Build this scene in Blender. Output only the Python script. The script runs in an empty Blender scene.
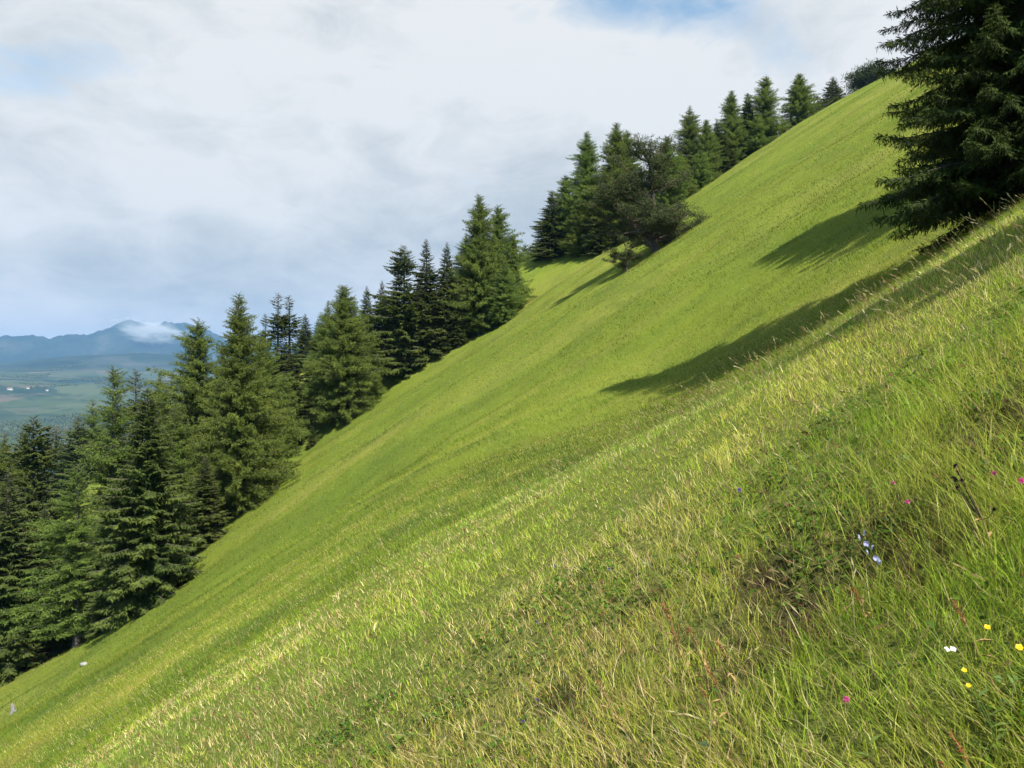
import bpy, math, numpy as np
from mathutils import Vector

scene = bpy.context.scene
COL = scene.collection
rad = math.radians
F_PX = 819.0                      # focal length in pixels of the 1024 wide frame

# ------------------------------------------------------------------ helpers
_perm = np.random.default_rng(11).permutation(4096)
_val = np.random.default_rng(12).random(4096)

def _lat(ix, iy, seed):
    return _val[(_perm[(ix + seed * 131) & 4095] + iy * 57 + seed * 17) & 4095]

def vnoise(x, y, seed=0):
    """smooth value noise, 0..1"""
    x = np.asarray(x, float); y = np.asarray(y, float)
    ix = np.floor(x).astype(int); iy = np.floor(y).astype(int)
    fx = x - ix; fy = y - iy
    fx = fx * fx * (3 - 2 * fx); fy = fy * fy * (3 - 2 * fy)
    a = _lat(ix, iy, seed); b = _lat(ix + 1, iy, seed); c = _lat(ix, iy + 1, seed); d = _lat(ix + 1, iy + 1, seed)
    return (a * (1 - fx) + b * fx) * (1 - fy) + (c * (1 - fx) + d * fx) * fy

def fbm(x, y, seed=0, octv=4):
    s = 0; a = 0.5; t = 0
    for k in range(octv):
        s = s + a * vnoise(x * 2 ** k + 13.7 * k, y * 2 ** k - 7.1 * k, seed + k); t += a; a *= 0.5
    return s / t

def sstep(a, b, x):
    t = np.clip((np.asarray(x, float) - a) / (np.asarray(b, float) - a), 0, 1)
    return t * t * (3 - 2 * t)

def np_mesh(name, V, quads=None, tris=None, smooth=False, colors=None, tint=None):
    V = np.ascontiguousarray(V, np.float32)
    me = bpy.data.meshes.new(name)
    me.vertices.add(len(V)); me.vertices.foreach_set("co", V.ravel())
    parts, starts, tot = [], [], 0
    for arr, k in ((quads, 4), (tris, 3)):
        if arr is not None and len(arr):
            arr = np.asarray(arr, np.int32).reshape(-1, k)
            parts.append(arr.ravel()); starts.append(np.arange(len(arr)) * k + tot); tot += arr.size
    loops = np.concatenate(parts); st = np.concatenate(starts).astype(np.int32)
    me.loops.add(len(loops)); me.loops.foreach_set("vertex_index", loops)
    me.polygons.add(len(st)); me.polygons.foreach_set("loop_start", st)
    if smooth:
        me.polygons.foreach_set("use_smooth", np.ones(len(st), bool))
    if colors is not None:
        at = me.attributes.new("tone", 'FLOAT_COLOR', 'POINT')
        c4 = np.ones((len(V), 4), np.float32); c4[:, :3] = colors
        at.data.foreach_set("color", c4.ravel())
    if tint is not None:
        at = me.attributes.new("tint", 'FLOAT', 'POINT')
        at.data.foreach_set("value", np.ascontiguousarray(tint, np.float32))
    me.update(calc_edges=True); me.validate()
    return me

def obj(name, me, m=None, parent=None, loc=None):
    o = bpy.data.objects.new(name, me); COL.objects.link(o)
    if m is not None and len(me.materials) == 0:
        me.materials.append(m)
    if parent is not None: o.parent = parent
    if loc is not None: o.location = loc
    return o

def tag(o, label=None, cat=None, group=None, kind=None):
    if label: o["label"] = label
    if cat: o["category"] = cat
    if group: o["group"] = group
    if kind: o["kind"] = kind
    return o

def empty(name, loc):
    o = bpy.data.objects.new(name, None); COL.objects.link(o); o.location = loc
    o.empty_display_size = 0.3
    return o

class Geo:
    """collects quads and triangles"""
    def __init__(s): s.V = []; s.Q = []; s.T = []; s.tint = []; s.n = 0
    def add(s, V, Q=None, T=None, tint=0.5):
        V = np.asarray(V, float).reshape(-1, 3)
        s.V.append(V)
        if Q is not None and len(Q): s.Q.append(np.asarray(Q) + s.n)
        if T is not None and len(T): s.T.append(np.asarray(T) + s.n)
        t = np.asarray(tint, float)
        s.tint.append(np.full(len(V), float(t)) if t.ndim == 0 else t)
        s.n += len(V)
    def mesh(s, name, smooth=False):
        return np_mesh(name, np.concatenate(s.V), np.concatenate(s.Q) if s.Q else None,
                       np.concatenate(s.T) if s.T else None, smooth, tint=np.concatenate(s.tint))
    def tube(s, P, r, k=6, tint=0.5, cap=True):
        P = np.asarray(P, float); n = len(P); r = np.broadcast_to(np.asarray(r, float), (n,))
        t = np.gradient(P, axis=0); t /= np.linalg.norm(t, axis=1)[:, None] + 1e-9
        ref = np.array([0, 0, 1.0]) if abs(t[:, 2]).mean() < 0.8 else np.array([1.0, 0, 0])
        a = np.cross(t, ref); a /= np.linalg.norm(a, axis=1)[:, None] + 1e-9
        b = np.cross(t, a)
        ang = np.arange(k) * 2 * math.pi / k
        ring = P[:, None, :] + r[:, None, None] * (np.cos(ang)[None, :, None] * a[:, None, :] + np.sin(ang)[None, :, None] * b[:, None, :])
        i = np.arange(n - 1)[:, None] * k; j = np.arange(k)[None, :]; jn = (j + 1) % k
        Q = np.stack([i + j, i + jn, i + k + jn, i + k + j], -1).reshape(-1, 4)
        s.add(ring.reshape(-1, 3), Q, tint=tint)
    def kites(s, P, T, B, L, W, tint, bend=0.0, mid=0.4):
        """leaf-shaped quads: base P, direction T, width direction B"""
        n = len(P); L = np.asarray(L)[:, None]; W = np.asarray(W)[:, None]
        N = np.cross(T, B)
        m = P + T * L * mid
        V = np.stack([P, m + B * W, P + T * L - np.array([0, 0, 1]) * L * bend, m - B * W], 1)
        V[:, 1] += N * W * 0.35; V[:, 3] += N * W * 0.35
        Q = np.arange(n * 4).reshape(-1, 4)
        s.add(V.reshape(-1, 3), Q, tint=np.repeat(np.asarray(tint), 4))

def unit(v):
    return v / (np.linalg.norm(v, axis=-1, keepdims=True) + 1e-9)

# ------------------------------------------------------------------ materials
def new_mat(name):
    m = bpy.data.materials.new(name); m.use_nodes = True
    nt = m.node_tree; nt.nodes.clear()
    out = nt.nodes.new("ShaderNodeOutputMaterial")
    return m, nt, out

def N(nt, typ, **kw):
    n = nt.nodes.new(typ)
    for k, v in kw.items():
        if k.startswith("i_"): n.inputs[k[2:].replace("_", " ")].default_value = v
        else: setattr(n, k, v)
    return n

def math_node(nt, op, a, b=None, c=None, clamp=False):
    n = nt.nodes.new("ShaderNodeMath"); n.operation = op; n.use_clamp = clamp
    for i, v in enumerate((a, b, c)):
        if v is None: continue
        if hasattr(v, "is_linked") or isinstance(v, bpy.types.NodeSocket): nt.links.new(v, n.inputs[i])
        else: n.inputs[i].default_value = v
    return n.outputs[0]

def mix_col(nt, fac, a, b, mode='MIX'):
    n = nt.nodes.new("ShaderNodeMix"); n.data_type = 'RGBA'; n.blend_type = mode; n.clamp_factor = True
    for s, v in ((n.inputs[0], fac), (n.inputs[6], a), (n.inputs[7], b)):
        if isinstance(v, bpy.types.NodeSocket): nt.links.new(v, s)
        elif isinstance(v, (int, float)): s.default_value = v
        else: s.default_value = (*v, 1)
    return n.outputs[2]

def ramp(nt, fac, stops, interp='LINEAR'):
    n = nt.nodes.new("ShaderNodeValToRGB"); cr = n.color_ramp; cr.interpolation = interp
    while len(cr.elements) < len(stops): cr.elements.new(0.5)
    for e, (p, c) in zip(cr.elements, stops):
        e.position = p; e.color = (*c, 1) if len(c) == 3 else c
    nt.links.new(fac, n.inputs[0])
    return n.outputs[0]

def noise(nt, vec, scale, detail=4, rough=0.55, dist=0.0):
    n = nt.nodes.new("ShaderNodeTexNoise")
    n.inputs["Scale"].default_value = scale; n.inputs["Detail"].default_value = detail
    n.inputs["Roughness"].default_value = rough; n.inputs["Distortion"].default_value = dist
    if vec is not None: nt.links.new(vec, n.inputs["Vector"])
    return n.outputs["Fac"]

def foliage_mat(name, dark, light, transl=0.3, rough=0.55, spec=0.25, rnd=0.25):
    m, nt, out = new_mat(name)
    at = N(nt, "ShaderNodeAttribute", attribute_name="tint")
    oi = N(nt, "ShaderNodeObjectInfo")
    col = mix_col(nt, at.outputs["Fac"], dark, light)
    hsv = N(nt, "ShaderNodeHueSaturation")
    nt.links.new(col, hsv.inputs["Color"])
    nt.links.new(math_node(nt, 'MULTIPLY_ADD', oi.outputs["Random"], 0.024, 0.473), hsv.inputs["Hue"])
    nt.links.new(math_node(nt, 'MULTIPLY_ADD', oi.outputs["Random"], rnd, 1 - rnd / 2), hsv.inputs["Value"])
    p = N(nt, "ShaderNodeBsdfPrincipled"); p.inputs["Roughness"].default_value = rough
    p.inputs["Specular IOR Level"].default_value = spec
    t = N(nt, "ShaderNodeBsdfTranslucent")
    nt.links.new(hsv.outputs[0], p.inputs["Base Color"]); nt.links.new(hsv.outputs[0], t.inputs["Color"])
    mx = N(nt, "ShaderNodeMixShader"); mx.inputs[0].default_value = transl
    nt.links.new(p.outputs[0], mx.inputs[1]); nt.links.new(t.outputs[0], mx.inputs[2])
    nt.links.new(mx.outputs[0], out.inputs[0])
    return m

def bark_mat(name, c1, c2):
    m, nt, out = new_mat(name)
    tc = N(nt, "ShaderNodeTexCoord")
    mp = N(nt, "ShaderNodeMapping"); mp.inputs["Scale"].default_value = (7, 7, 1.6)
    nt.links.new(tc.outputs["Object"], mp.inputs[0])
    f = noise(nt, mp.outputs[0], 3.0, 6, 0.65)
    col = ramp(nt, f, [(0.3, c1), (0.7, c2)])
    p = N(nt, "ShaderNodeBsdfPrincipled"); p.inputs["Roughness"].default_value = 0.9
    nt.links.new(col, p.inputs["Base Color"])
    bp = N(nt, "ShaderNodeBump"); bp.inputs["Strength"].default_value = 0.7; bp.inputs["Distance"].default_value = 0.05
    nt.links.new(f, bp.inputs["Height"]); nt.links.new(bp.outputs[0], p.inputs["Normal"])
    nt.links.new(p.outputs[0], out.inputs[0])
    return m

def tone_mat(name, transl=0.4, rough=0.5, spec=0.2):
    """base colour from the 'tone' colour stored per blade or petal"""
    m, nt, out = new_mat(name)
    at = N(nt, "ShaderNodeAttribute", attribute_name="tone")
    p = N(nt, "ShaderNodeBsdfPrincipled"); p.inputs["Roughness"].default_value = rough
    p.inputs["Specular IOR Level"].default_value = spec
    t = N(nt, "ShaderNodeBsdfTranslucent")
    nt.links.new(at.outputs["Color"], p.inputs["Base Color"]); nt.links.new(at.outputs["Color"], t.inputs["Color"])
    mx = N(nt, "ShaderNodeMixShader"); mx.inputs[0].default_value = transl
    nt.links.new(p.outputs[0], mx.inputs[1]); nt.links.new(t.outputs[0], mx.inputs[2])
    nt.links.new(mx.outputs[0], out.inputs[0])
    return m

def plain_mat(name, c, rough=0.6, transl=0.0, var=0.15, scale=20):
    m, nt, out = new_mat(name)
    tc = N(nt, "ShaderNodeTexCoord")
    f = noise(nt, tc.outputs["Object"], scale, 4)
    col = mix_col(nt, f, tuple(x * (1 - var) for x in c), tuple(min(1, x * (1 + var)) for x in c))
    p = N(nt, "ShaderNodeBsdfPrincipled"); p.inputs["Roughness"].default_value = rough
    p.inputs["Specular IOR Level"].default_value = 0.2
    nt.links.new(col, p.inputs["Base Color"])
    if transl > 0:
        t = N(nt, "ShaderNodeBsdfTranslucent"); nt.links.new(col, t.inputs["Color"])
        mx = N(nt, "ShaderNodeMixShader"); mx.inputs[0].default_value = transl
        nt.links.new(p.outputs[0], mx.inputs[1]); nt.links.new(t.outputs[0], mx.inputs[2])
        nt.links.new(mx.outputs[0], out.inputs[0])
    else:
        nt.links.new(p.outputs[0], out.inputs[0])
    return m

# ------------------------------------------------------------------ terrain height
A = 0.633                          # fall of the meadow towards the left
_bd = np.array([-400, -150, -40, -8, 0, 4, 6.5, 8.5, 10, 12, 14, 20, 26, 35, 50, 62, 75, 88, 100, 115, 130, 160, 200, 250, 300, 400, 600], float)
_bb = np.array([-30, -12, -3.5, -1.9, -1.6, -1.48, -1.43, -1.56, -1.80, -2.2, -2.65, -3.55, -3.95, -3.65, -1.05, 1.05, 3.1, 5.1, 6.9, 9.3, 11.4, 15.0, 17.6, 15.6, 10, -6, -50], float)
_fy = np.arange(-400, 601, 0.5)
_bl = np.interp(_bd, [0, 4, 6.5, 8.5, 10, 12, 14, 20, 26, 30, 35, 42, 50], [-1.6, -1.48, -1.42, -1.40, -1.41, -1.44, -1.47, -1.52, -1.46, -1.34, -1.06, -0.62, -0.1])
_bl = np.where((_bd > 0) & (_bd < 50), _bl, _bb)
_k = np.exp(-0.5 * (np.arange(-8, 9) / 3.0) ** 2); _k /= _k.sum()
_fb = np.interp(_fy, _bd, _bb); _fb = np.convolve(np.pad(_fb, 8, mode='edge'), _k, 'valid')
_fl = np.interp(_fy, _bd, _bl); _fl = np.convolve(np.pad(_fl, 8, mode='edge'), _k, 'valid')
_ex = np.array([-400, -120, -80, -52, -40, -31, -27.5, -24, -18, 0, 8, 14, 30, 46, 71, 109, 160, 300], float)
_ey = np.array([300, 130, 100, 84, 74, 70, 92, 113, 117, 121, 133, 150, 166, 172, 194, 236, 270, 330], float)

HOLLOWS = []
def hill(x, y):
    x = np.asarray(x, float); y = np.asarray(y, float)
    xs = np.where(x > 48, x - 0.0049 * np.clip(x - 48, 0, 100) ** 2, x)
    xs = np.where(x > 148, 99.0 - 0.1 * (x - 148), xs)
    xs = np.where(x < -60, -60 + (x + 60) * 0.9, xs)
    side = sstep(-1.2 - 0.22 * np.clip(y - 8, 0, 30), 3.6 + 0.16 * np.clip(y - 8, 0, 30), x)
    B = np.interp(y, _fy, _fb) * side + np.interp(y, _fy, _fl) * (1 - side)
    z = A * xs + B
    # gentle swells, growing with distance
    r = np.hypot(x, y)
    z = z + (fbm(x / 9, y / 6, 3, 3) - 0.5) * 0.9 * sstep(9, 40, r) + (fbm(x / 30, y / 14, 8, 2) - 0.5) * 1.6 * sstep(20, 70, r)
    z = z + (fbm(x / 1.9 + 0.02 * y, y / 13, 23, 3) - 0.5) * 0.2 * sstep(12, 26, r) * (1 - sstep(200, 300, r))   # faint terraces along the contour
    z = z + (fbm(x / 1.1, y / 0.8, 21, 3) - 0.5) * 0.10
    for ox, oy, orad in HOLLOWS:
        z = z - 0.85 * orad * np.exp(-(((x - ox) / 1.4) ** 2 + (y - oy) ** 2) / orad ** 2)
    # beyond the tree line the ground falls away
    s = y - np.interp(x, _ex, _ey)
    soft = 5 * np.log1p(np.exp(np.clip(s / 5, -30, 30)))
    z = z - 0.42 * np.clip(soft - 0.3, 0, None)
    # the spur behind the tree line
    cr = 20.5 + 0.47 * x - np.where(y < 146, 0.45, 0.6) * np.sqrt((y - 146) ** 2 + 16) + 1.8
    cr = cr - 1.1 * np.clip(-68 - x, 0, 400) - 0.25 * np.clip(x - 14, 0, 400)
    cr = cr + (fbm(x / 12, y / 12, 31, 2) - 0.5) * 1.2
    d = cr - z
    z = np.where(y > 60, z + 0.5 * (d + np.sqrt(d * d + 3.0)) - 0.05, z)
    return z

def land(x, y):
    """far valley and mountains: height relative to the camera"""
    x = np.asarray(x, float); y = np.asarray(y, float)
    r = np.hypot(x, y); az = np.degrees(np.arctan2(x, y))          # 0 = straight ahead, negative = left
    z = np.interp(r, [600, 1500, 2600, 3200, 5200, 7000, 9000, 16000], [-260, -330, -215, -180, -20, 75, 60, 200])
    z = z + (fbm(x / 900, y / 900, 41, 4) - 0.5) * 110 * sstep(1500, 4000, r)
    # wooded hill in the middle distance
    hx, hy = 7900 * math.sin(rad(-26)), 7900 * math.cos(rad(-26))
    z = z + 215 * np.exp(-(((x - hx) / 1000) ** 2 + ((y - hy) / 900) ** 2))
    # the main range
    prof = np.interp(az, [-60, -45, -34, -31.5, -29.5, -27.6, -26.6, -25.2, -24.4, -23.6, -22.8, -21.5, -19, -12, 0, 20, 60],
                     [520, 540, 560, 545, 545, 580, 640, 790, 740, 705, 770, 750, 560, 480, 430, 400, 400])
    prof = prof + (fbm(az * 1.3 + 200, az * 0 + 3, 51, 5) - 0.5) * 90 + 20 + (fbm(az * 5 + 90, az * 0 + 9, 57, 3) - 0.5) * 50
    rid = (1 - np.abs(2 * fbm(x / 1300, y / 1300, 61, 5) - 1)) * 420 - 330
    m = np.exp(-((r - 12000) / 1900) ** 2)
    top = prof * (12000 / 12000.0)
    z = z * (1 - sstep(0.1, 0.9, m)) + (top + rid * (1 - m) ** 0.6) * sstep(0.1, 0.9, m) + 0
    z = np.where(r > 12000, np.minimum(z, prof), z)
    return z

def ground(x, y):
    r = np.hypot(x, y)
    t = sstep(330, 1100, r)
    return hill(x, y) * (1 - t) + land(x, y) * t

def g1(x, y):
    return float(ground(np.array([x]), np.array([y]))[0])

def ray(px, py):
    return (px - 512) / F_PX, (384 - py) / F_PX

def hit(px, py, above=0.0, dmax=400):
    """the first ground point seen through a pixel (or the point that far above the ground)"""
    u, v = ray(px, py)
    d = np.concatenate([np.arange(1.2, 20, 0.01), np.arange(20, dmax, 0.1)])
    below = v * d < ground(u * d, d) + above
    i = int(np.argmax(below)) if below.any() else len(d) - 1
    return float(u * d[i]), float(d[i]), float(ground(np.array([u * d[i]]), np.array([d[i]]))[0])

# ------------------------------------------------------------------ camera
cd = bpy.data.cameras.new("camera"); cam = bpy.data.objects.new("camera", cd); COL.objects.link(cam)
cd.sensor_width = 36; cd.lens = 36 * F_PX / 1024; cd.clip_start = 0.05; cd.clip_end = 60000
cam.location = (0, 0, 0); cam.rotation_euler = (rad(90), 0, 0)
scene.camera = cam

# ------------------------------------------------------------------ ground sheets
def polar_sheet(rs, azs):
    R, Z = np.meshgrid(rs, azs, indexing='ij')
    X = R * np.sin(Z); Y = R * np.cos(Z)
    H = ground(X, Y)
    V = np.stack([X, Y, H], -1).reshape(-1, 3)
    n, k = len(rs), len(azs)
    i = np.arange(n - 1)[:, None] * k; j = np.arange(k)[None, :]; jn = (j + 1) % k
    Q = np.stack([i + j, i + k + j, i + k + jn, i + jn], -1).reshape(-1, 4)
    return V, Q

azs = np.concatenate([np.linspace(-48, 48, 520), np.linspace(48, 312, 150)[1:-1]]) * math.pi / 180
rs = np.concatenate([[0.02], np.geomspace(0.5, 4, 40)[:-1], np.linspace(4, 14, 110)[:-1], np.geomspace(14, 420, 230)])

def meadow_mat():
    m, nt, out = new_mat("meadow_ground")
    tc = N(nt, "ShaderNodeTexCoord"); P = tc.outputs["Object"]
    def mapped(s):
        mp = N(nt, "ShaderNodeMapping"); mp.inputs["Scale"].default_value = s; nt.links.new(P, mp.inputs[0]); return mp.outputs[0]
    big = noise(nt, mapped((0.03, 0.10, 0.03)), 1.0, 5, 0.6)
    mid = noise(nt, mapped((0.25, 0.8, 0.25)), 1.0, 5, 0.65)
    fine = noise(nt, mapped((14, 18, 14)), 1.0, 6, 0.75)
    patch = noise(nt, mapped((0.16, 0.12, 0.16)), 1.0, 6, 0.62, 0.4)
    c = ramp(nt, big, [(0.3, (0.112, 0.156, 0.018)), (0.5, (0.156, 0.196, 0.023)), (0.68, (0.222, 0.226, 0.042))])
    c = mix_col(nt, math_node(nt, 'MULTIPLY', math_node(nt, 'SUBTRACT', mid, 0.45, clamp=True), 2.0, clamp=True), c, (0.10, 0.125, 0.025))
    c = mix_col(nt, math_node(nt, 'MULTIPLY', math_node(nt, 'MULTIPLY', math_node(nt, 'SUBTRACT', patch, 0.5), 4.5, clamp=True), 0.6), c, (0.08, 0.11, 0.022))
    c = mix_col(nt, math_node(nt, 'MULTIPLY', fine, 0.3), c, (0.07, 0.085, 0.018))
    # close to the camera the soil and thatch between the blades
    ln = N(nt, "ShaderNodeVectorMath", operation='LENGTH'); nt.links.new(P, ln.inputs[0])
    near = N(nt, "ShaderNodeMapRange"); nt.links.new(ln.outputs["Value"], near.inputs[0])
    near.inputs[1].default_value = 4; near.inputs[2].default_value = 12; near.inputs[3].default_value = 1; near.inputs[4].default_value = 0
    soil = ramp(nt, fine, [(0.36, (0.03, 0.032, 0.012)), (0.5, (0.10, 0.12, 0.025)), (0.66, (0.2, 0.185, 0.06))])
    c = mix_col(nt, near.outputs[0], c, soil)
    ba = N(nt, "ShaderNodeAttribute", attribute_name="tint")
    c = mix_col(nt, ba.outputs["Fac"], c, ramp(nt, fine, [(0.4, (0.018, 0.014, 0.009)), (0.65, (0.055, 0.04, 0.022))]))
    p = N(nt, "ShaderNodeBsdfPrincipled"); p.inputs["Roughness"].default_value = 0.95; p.inputs["Specular IOR Level"].default_value = 0.05
    nt.links.new(c, p.inputs["Base Color"])
    bp = N(nt, "ShaderNodeBump"); bp.inputs["Strength"].default_value = 0.6; bp.inputs["Distance"].default_value = 0.08
    nt.links.new(fine, bp.inputs["Height"]); nt.links.new(bp.outputs[0], p.inputs["Normal"])
    nt.links.new(p.outputs[0], out.inputs[0])
    return m

for hx_, hy_, hr_ in [(828, 566, 0.24), (868, 588, 0.13), (700, 640, 0.11), (760, 660, 0.14), (640, 600, 0.10), (760, 575, 0.10), (930, 560, 0.12), (560, 700, 0.10), (1000, 420, 0.16)]:
    p = hit(hx_, hy_); HOLLOWS.append((p[0], p[1], hr_))
V, Q = polar_sheet(rs, azs)
bare = np.zeros(len(V))
for ox, oy, orad in HOLLOWS:
    bare = np.maximum(bare, sstep(1.25, 0.5, np.hypot((V[:, 0] - ox) / 1.3, V[:, 1] - oy) / orad))
tag(obj("hillside", np_mesh("hillside", V, Q, smooth=True, tint=bare), meadow_mat()), "steep green meadow hillside falling to the left", None, None, "structure")

def valley_mat():
    m, nt, out = new_mat("valley_land")
    ge = N(nt, "ShaderNodeNewGeometry"); tc = N(nt, "ShaderNodeTexCoord"); P = tc.outputs["Object"]
    mp = N(nt, "ShaderNodeMapping"); mp.inputs["Scale"].default_value = (0.0075, 0.0036, 0.0); nt.links.new(P, mp.inputs[0])
    vo = N(nt, "ShaderNodeTexVoronoi"); vo.inputs["Scale"].default_value = 1.0; wob = N(nt, "ShaderNodeTexNoise"); wob.inputs["Scale"].default_value = 0.9; wob.inputs["Detail"].default_value = 4; nt.links.new(mp.outputs[0], wob.inputs["Vector"])
    wv = N(nt, "ShaderNodeVectorMath", operation='MULTIPLY_ADD'); nt.links.new(wob.outputs["Color"], wv.inputs[0]); wv.inputs[1].default_value = (0.9, 0.9, 0); nt.links.new(mp.outputs[0], wv.inputs[2])
    nt.links.new(wv.outputs[0], vo.inputs["Vector"])
    sep = N(nt, "ShaderNodeSeparateColor"); nt.links.new(vo.outputs["Color"], sep.inputs[0])
    fields = ramp(nt, sep.outputs[0], [(0.0, (0.05, 0.07, 0.03)), (0.25, (0.068, 0.085, 0.038)), (0.5, (0.04, 0.058, 0.03)), (0.68, (0.10, 0.085, 0.055)), (0.82, (0.07, 0.078, 0.042)), (0.95, (0.12, 0.105, 0.07))], 'CONSTANT')
    n1 = noise(nt, P, 0.0016, 7, 0.62)
    n2 = noise(nt, P, 0.006, 6, 0.6)
    wood = math_node(nt, 'MULTIPLY', math_node(nt, 'SUBTRACT', n1, 0.52), 14.0, clamp=True)
    c = mix_col(nt, wood, fields, (0.018, 0.035, 0.02))
    c = mix_col(nt, math_node(nt, 'MULTIPLY', math_node(nt, 'SUBTRACT', n2, 0.58), 20.0, clamp=True), c, (0.025, 0.045, 0.02))
    # higher ground: woods, then pale rock and scree
    sp = N(nt, "ShaderNodeSeparateXYZ"); nt.links.new(P, sp.inputs[0])
    hz = math_node(nt, 'MULTIPLY_ADD', n1, 160.0, sp.outputs[2])
    up = N(nt, "ShaderNodeMapRange"); nt.links.new(hz, up.inputs[0]); up.inputs[1].default_value = 150; up.inputs[2].default_value = 210
    n3 = noise(nt, P, 0.0022, 8, 0.7, 0.6)
    high = ramp(nt, n3, [(0.36, (0.010, 0.022, 0.014)), (0.52, (0.022, 0.036, 0.02)), (0.64, (0.05, 0.058, 0.04)), (0.72, (0.10, 0.095, 0.085))])
    c = mix_col(nt, up.outputs[0], c, high)
    rk = N(nt, "ShaderNodeMapRange"); nt.links.new(math_node(nt, 'MULTIPLY_ADD', n2, 500.0, sp.outputs[2]), rk.inputs[0]); rk.inputs[1].default_value = 960; rk.inputs[2].default_value = 1080
    c = mix_col(nt, math_node(nt, 'MULTIPLY', rk.outputs[0], 0.6), c, (0.13, 0.13, 0.125))
    p = N(nt, "ShaderNodeBsdfPrincipled"); p.inputs["Roughness"].default_value = 1.0; p.inputs["Specular IOR Level"].default_value = 0.0
    nt.links.new(c, p.inputs["Base Color"]); nt.links.new(p.outputs[0], out.inputs[0])
    return m

azs2 = np.concatenate([np.linspace(-50, 40, 500), np.linspace(40, 310, 140)[1:-1]]) * math.pi / 180
rs2 = np.concatenate([np.linspace(416, 1500, 30)[:-1], np.linspace(1500, 14500, 260)])
V, Q = polar_sheet(rs2, azs2)
tag(obj("valley_and_mountains", np_mesh("valley_and_mountains", V, Q, smooth=True), valley_mat()), "hazy patchwork valley and blue mountain range", None, None, "structure")

# ------------------------------------------------------------------ grass
GREEN = np.array([[0.105, 0.18, 0.014], [0.15, 0.225, 0.017], [0.20, 0.255, 0.024], [0.075, 0.13, 0.018], [0.25, 0.27, 0.04]])
STRAW = np.array([[0.36, 0.31, 0.12], [0.30, 0.24, 0.09], [0.42, 0.37, 0.18], [0.22, 0.14, 0.06]])
UP_S = unit(np.array([-A, -0.05, 1.0]))       # normal of the slope

def blade_mesh(rng, X, Y, h, w, lean, curl, colr, levels):
    n = len(X)
    Z = ground(X, Y) - 0.01
    P0 = np.stack([X, Y, Z], -1)
    ang = rng.uniform(0, 2 * math.pi, n)
    wd = np.stack([np.cos(ang), np.sin(ang), np.zeros(n)], -1)
    ld = lean                                               # (n,3) bending direction * amount
    up = unit(np.array([-0.22, 0, 1.0]))[None] + rng.normal(0, 0.24, (n, 3))
    t = np.linspace(0, 1, levels)
    C = P0[:, None] + (up[:, None] * t[None, :, None] + ld[:, None] * (t ** 2)[None, :, None] - np.array([0, 0, 1]) * (curl[:, None] * t ** 2.5)[:, :, None]) * h[:, None, None]
    prof = np.clip(1.05 - t ** 1.6, 0.06, 1) * w[:, None]
    Lf = C - wd[:, None] * prof[:, :, None] / 2; Rt = C + wd[:, None] * prof[:, :, None] / 2
    V = np.stack([Lf, Rt], 2).reshape(-1, 3)                # n, levels, 2
    k = levels * 2
    base = np.arange(n)[:, None, None] * k + np.arange(levels - 1)[None, :, None] * 2
    Q = (base + np.array([0, 1, 3, 2])[None, None]).reshape(-1, 4)
    c = np.repeat(colr, k, axis=0)
    return V, Q, c

def grass_field(rng, n, d0, d1, expo, u0, u1):
    """points with ground density ~ d^-expo"""
    q = rng.random(n); e = 2 - expo
    d = (d0 ** e + q * (d1 ** e - d0 ** e)) ** (1 / e)
    u = rng.uniform(u0, u1, n)
    return u * d, d

def grass_colour(rng, x, y, straw_p, lo=0.62, hi=1.3):
    n = len(x)
    big = fbm(x / 14, y / 5, 71, 3); sml = fbm(x / 0.9, y / 0.6, 75, 3)
    k = np.clip((0.5 + (big - 0.5) * 1.6 + (sml - 0.5) * 1.4 + rng.normal(0, 0.22, n)), 0, 0.999) * 4
    i = k.astype(int); f = (k - i)[:, None]
    order = np.array([3, 0, 1, 2, 4])
    c = GREEN[order[i]] * (1 - f) + GREEN[order[i + 1]] * f
    st = rng.random(n) < straw_p
    c[st] = STRAW[rng.integers(0, 4, st.sum())]
    return c * rng.uniform(lo, hi, (n, 1))

rng = np.random.default_rng(5)
holes = HOLLOWS

Xn, Yn = grass_field(rng, 560000, 1.3, 30.0, 1.4, -0.85, 0.8)
dn = Yn
keep = rng.random(len(Xn)) < np.clip(0.25 + 1.1 * fbm(Xn / 0.5, Yn / 0.35, 81, 3), 0, 1)
for hx_, hy_, hr_ in holes:
    q = np.hypot((Xn - hx_) / 1.3, Yn - hy_)
    keep &= (rng.random(len(Xn)) < sstep(hr_ * 0.35, hr_ * 1.1, q) + 0.10)
Xn, Yn, dn = Xn[keep], Yn[keep], dn[keep]
n = len(Xn)
tuss = fbm(Xn / 0.7, Yn / 0.5, 85, 3)
lush = sstep(0.2, 1.6, Xn) * sstep(5.5, 3.2, dn)                      # longer, greener grass at the lower right
h = (0.03 + 0.125 * tuss ** 1.3) * rng.uniform(0.3, 1.35, n) * (1 - 0.35 * sstep(3.5, 8, dn)) * (1 - 0.3 * sstep(9, 22, dn)) * (1 + 0.4 * lush)
w = rng.uniform(0.0018, 0.0042, n) * np.clip(dn / 4.5, 1, 4)
wind = np.stack([-0.10 + 1.0 * (fbm(Xn / 0.28, Yn / 0.28, 91, 2) - 0.5), 1.0 * (fbm(Xn / 0.28, Yn / 0.28, 95, 2) - 0.5), np.zeros(n)], -1)
lean = wind + rng.normal(0, 0.42, (n, 3)) * np.array([1, 1, 0.1])
strawp = 0.06 + (0.08 + 0.20 * sstep(0.45, 0.65, fbm(Xn / 2.2, Yn / 1.1, 151, 3))) * (1 - lush)
colr = grass_colour(rng, Xn, Yn, strawp)
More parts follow.
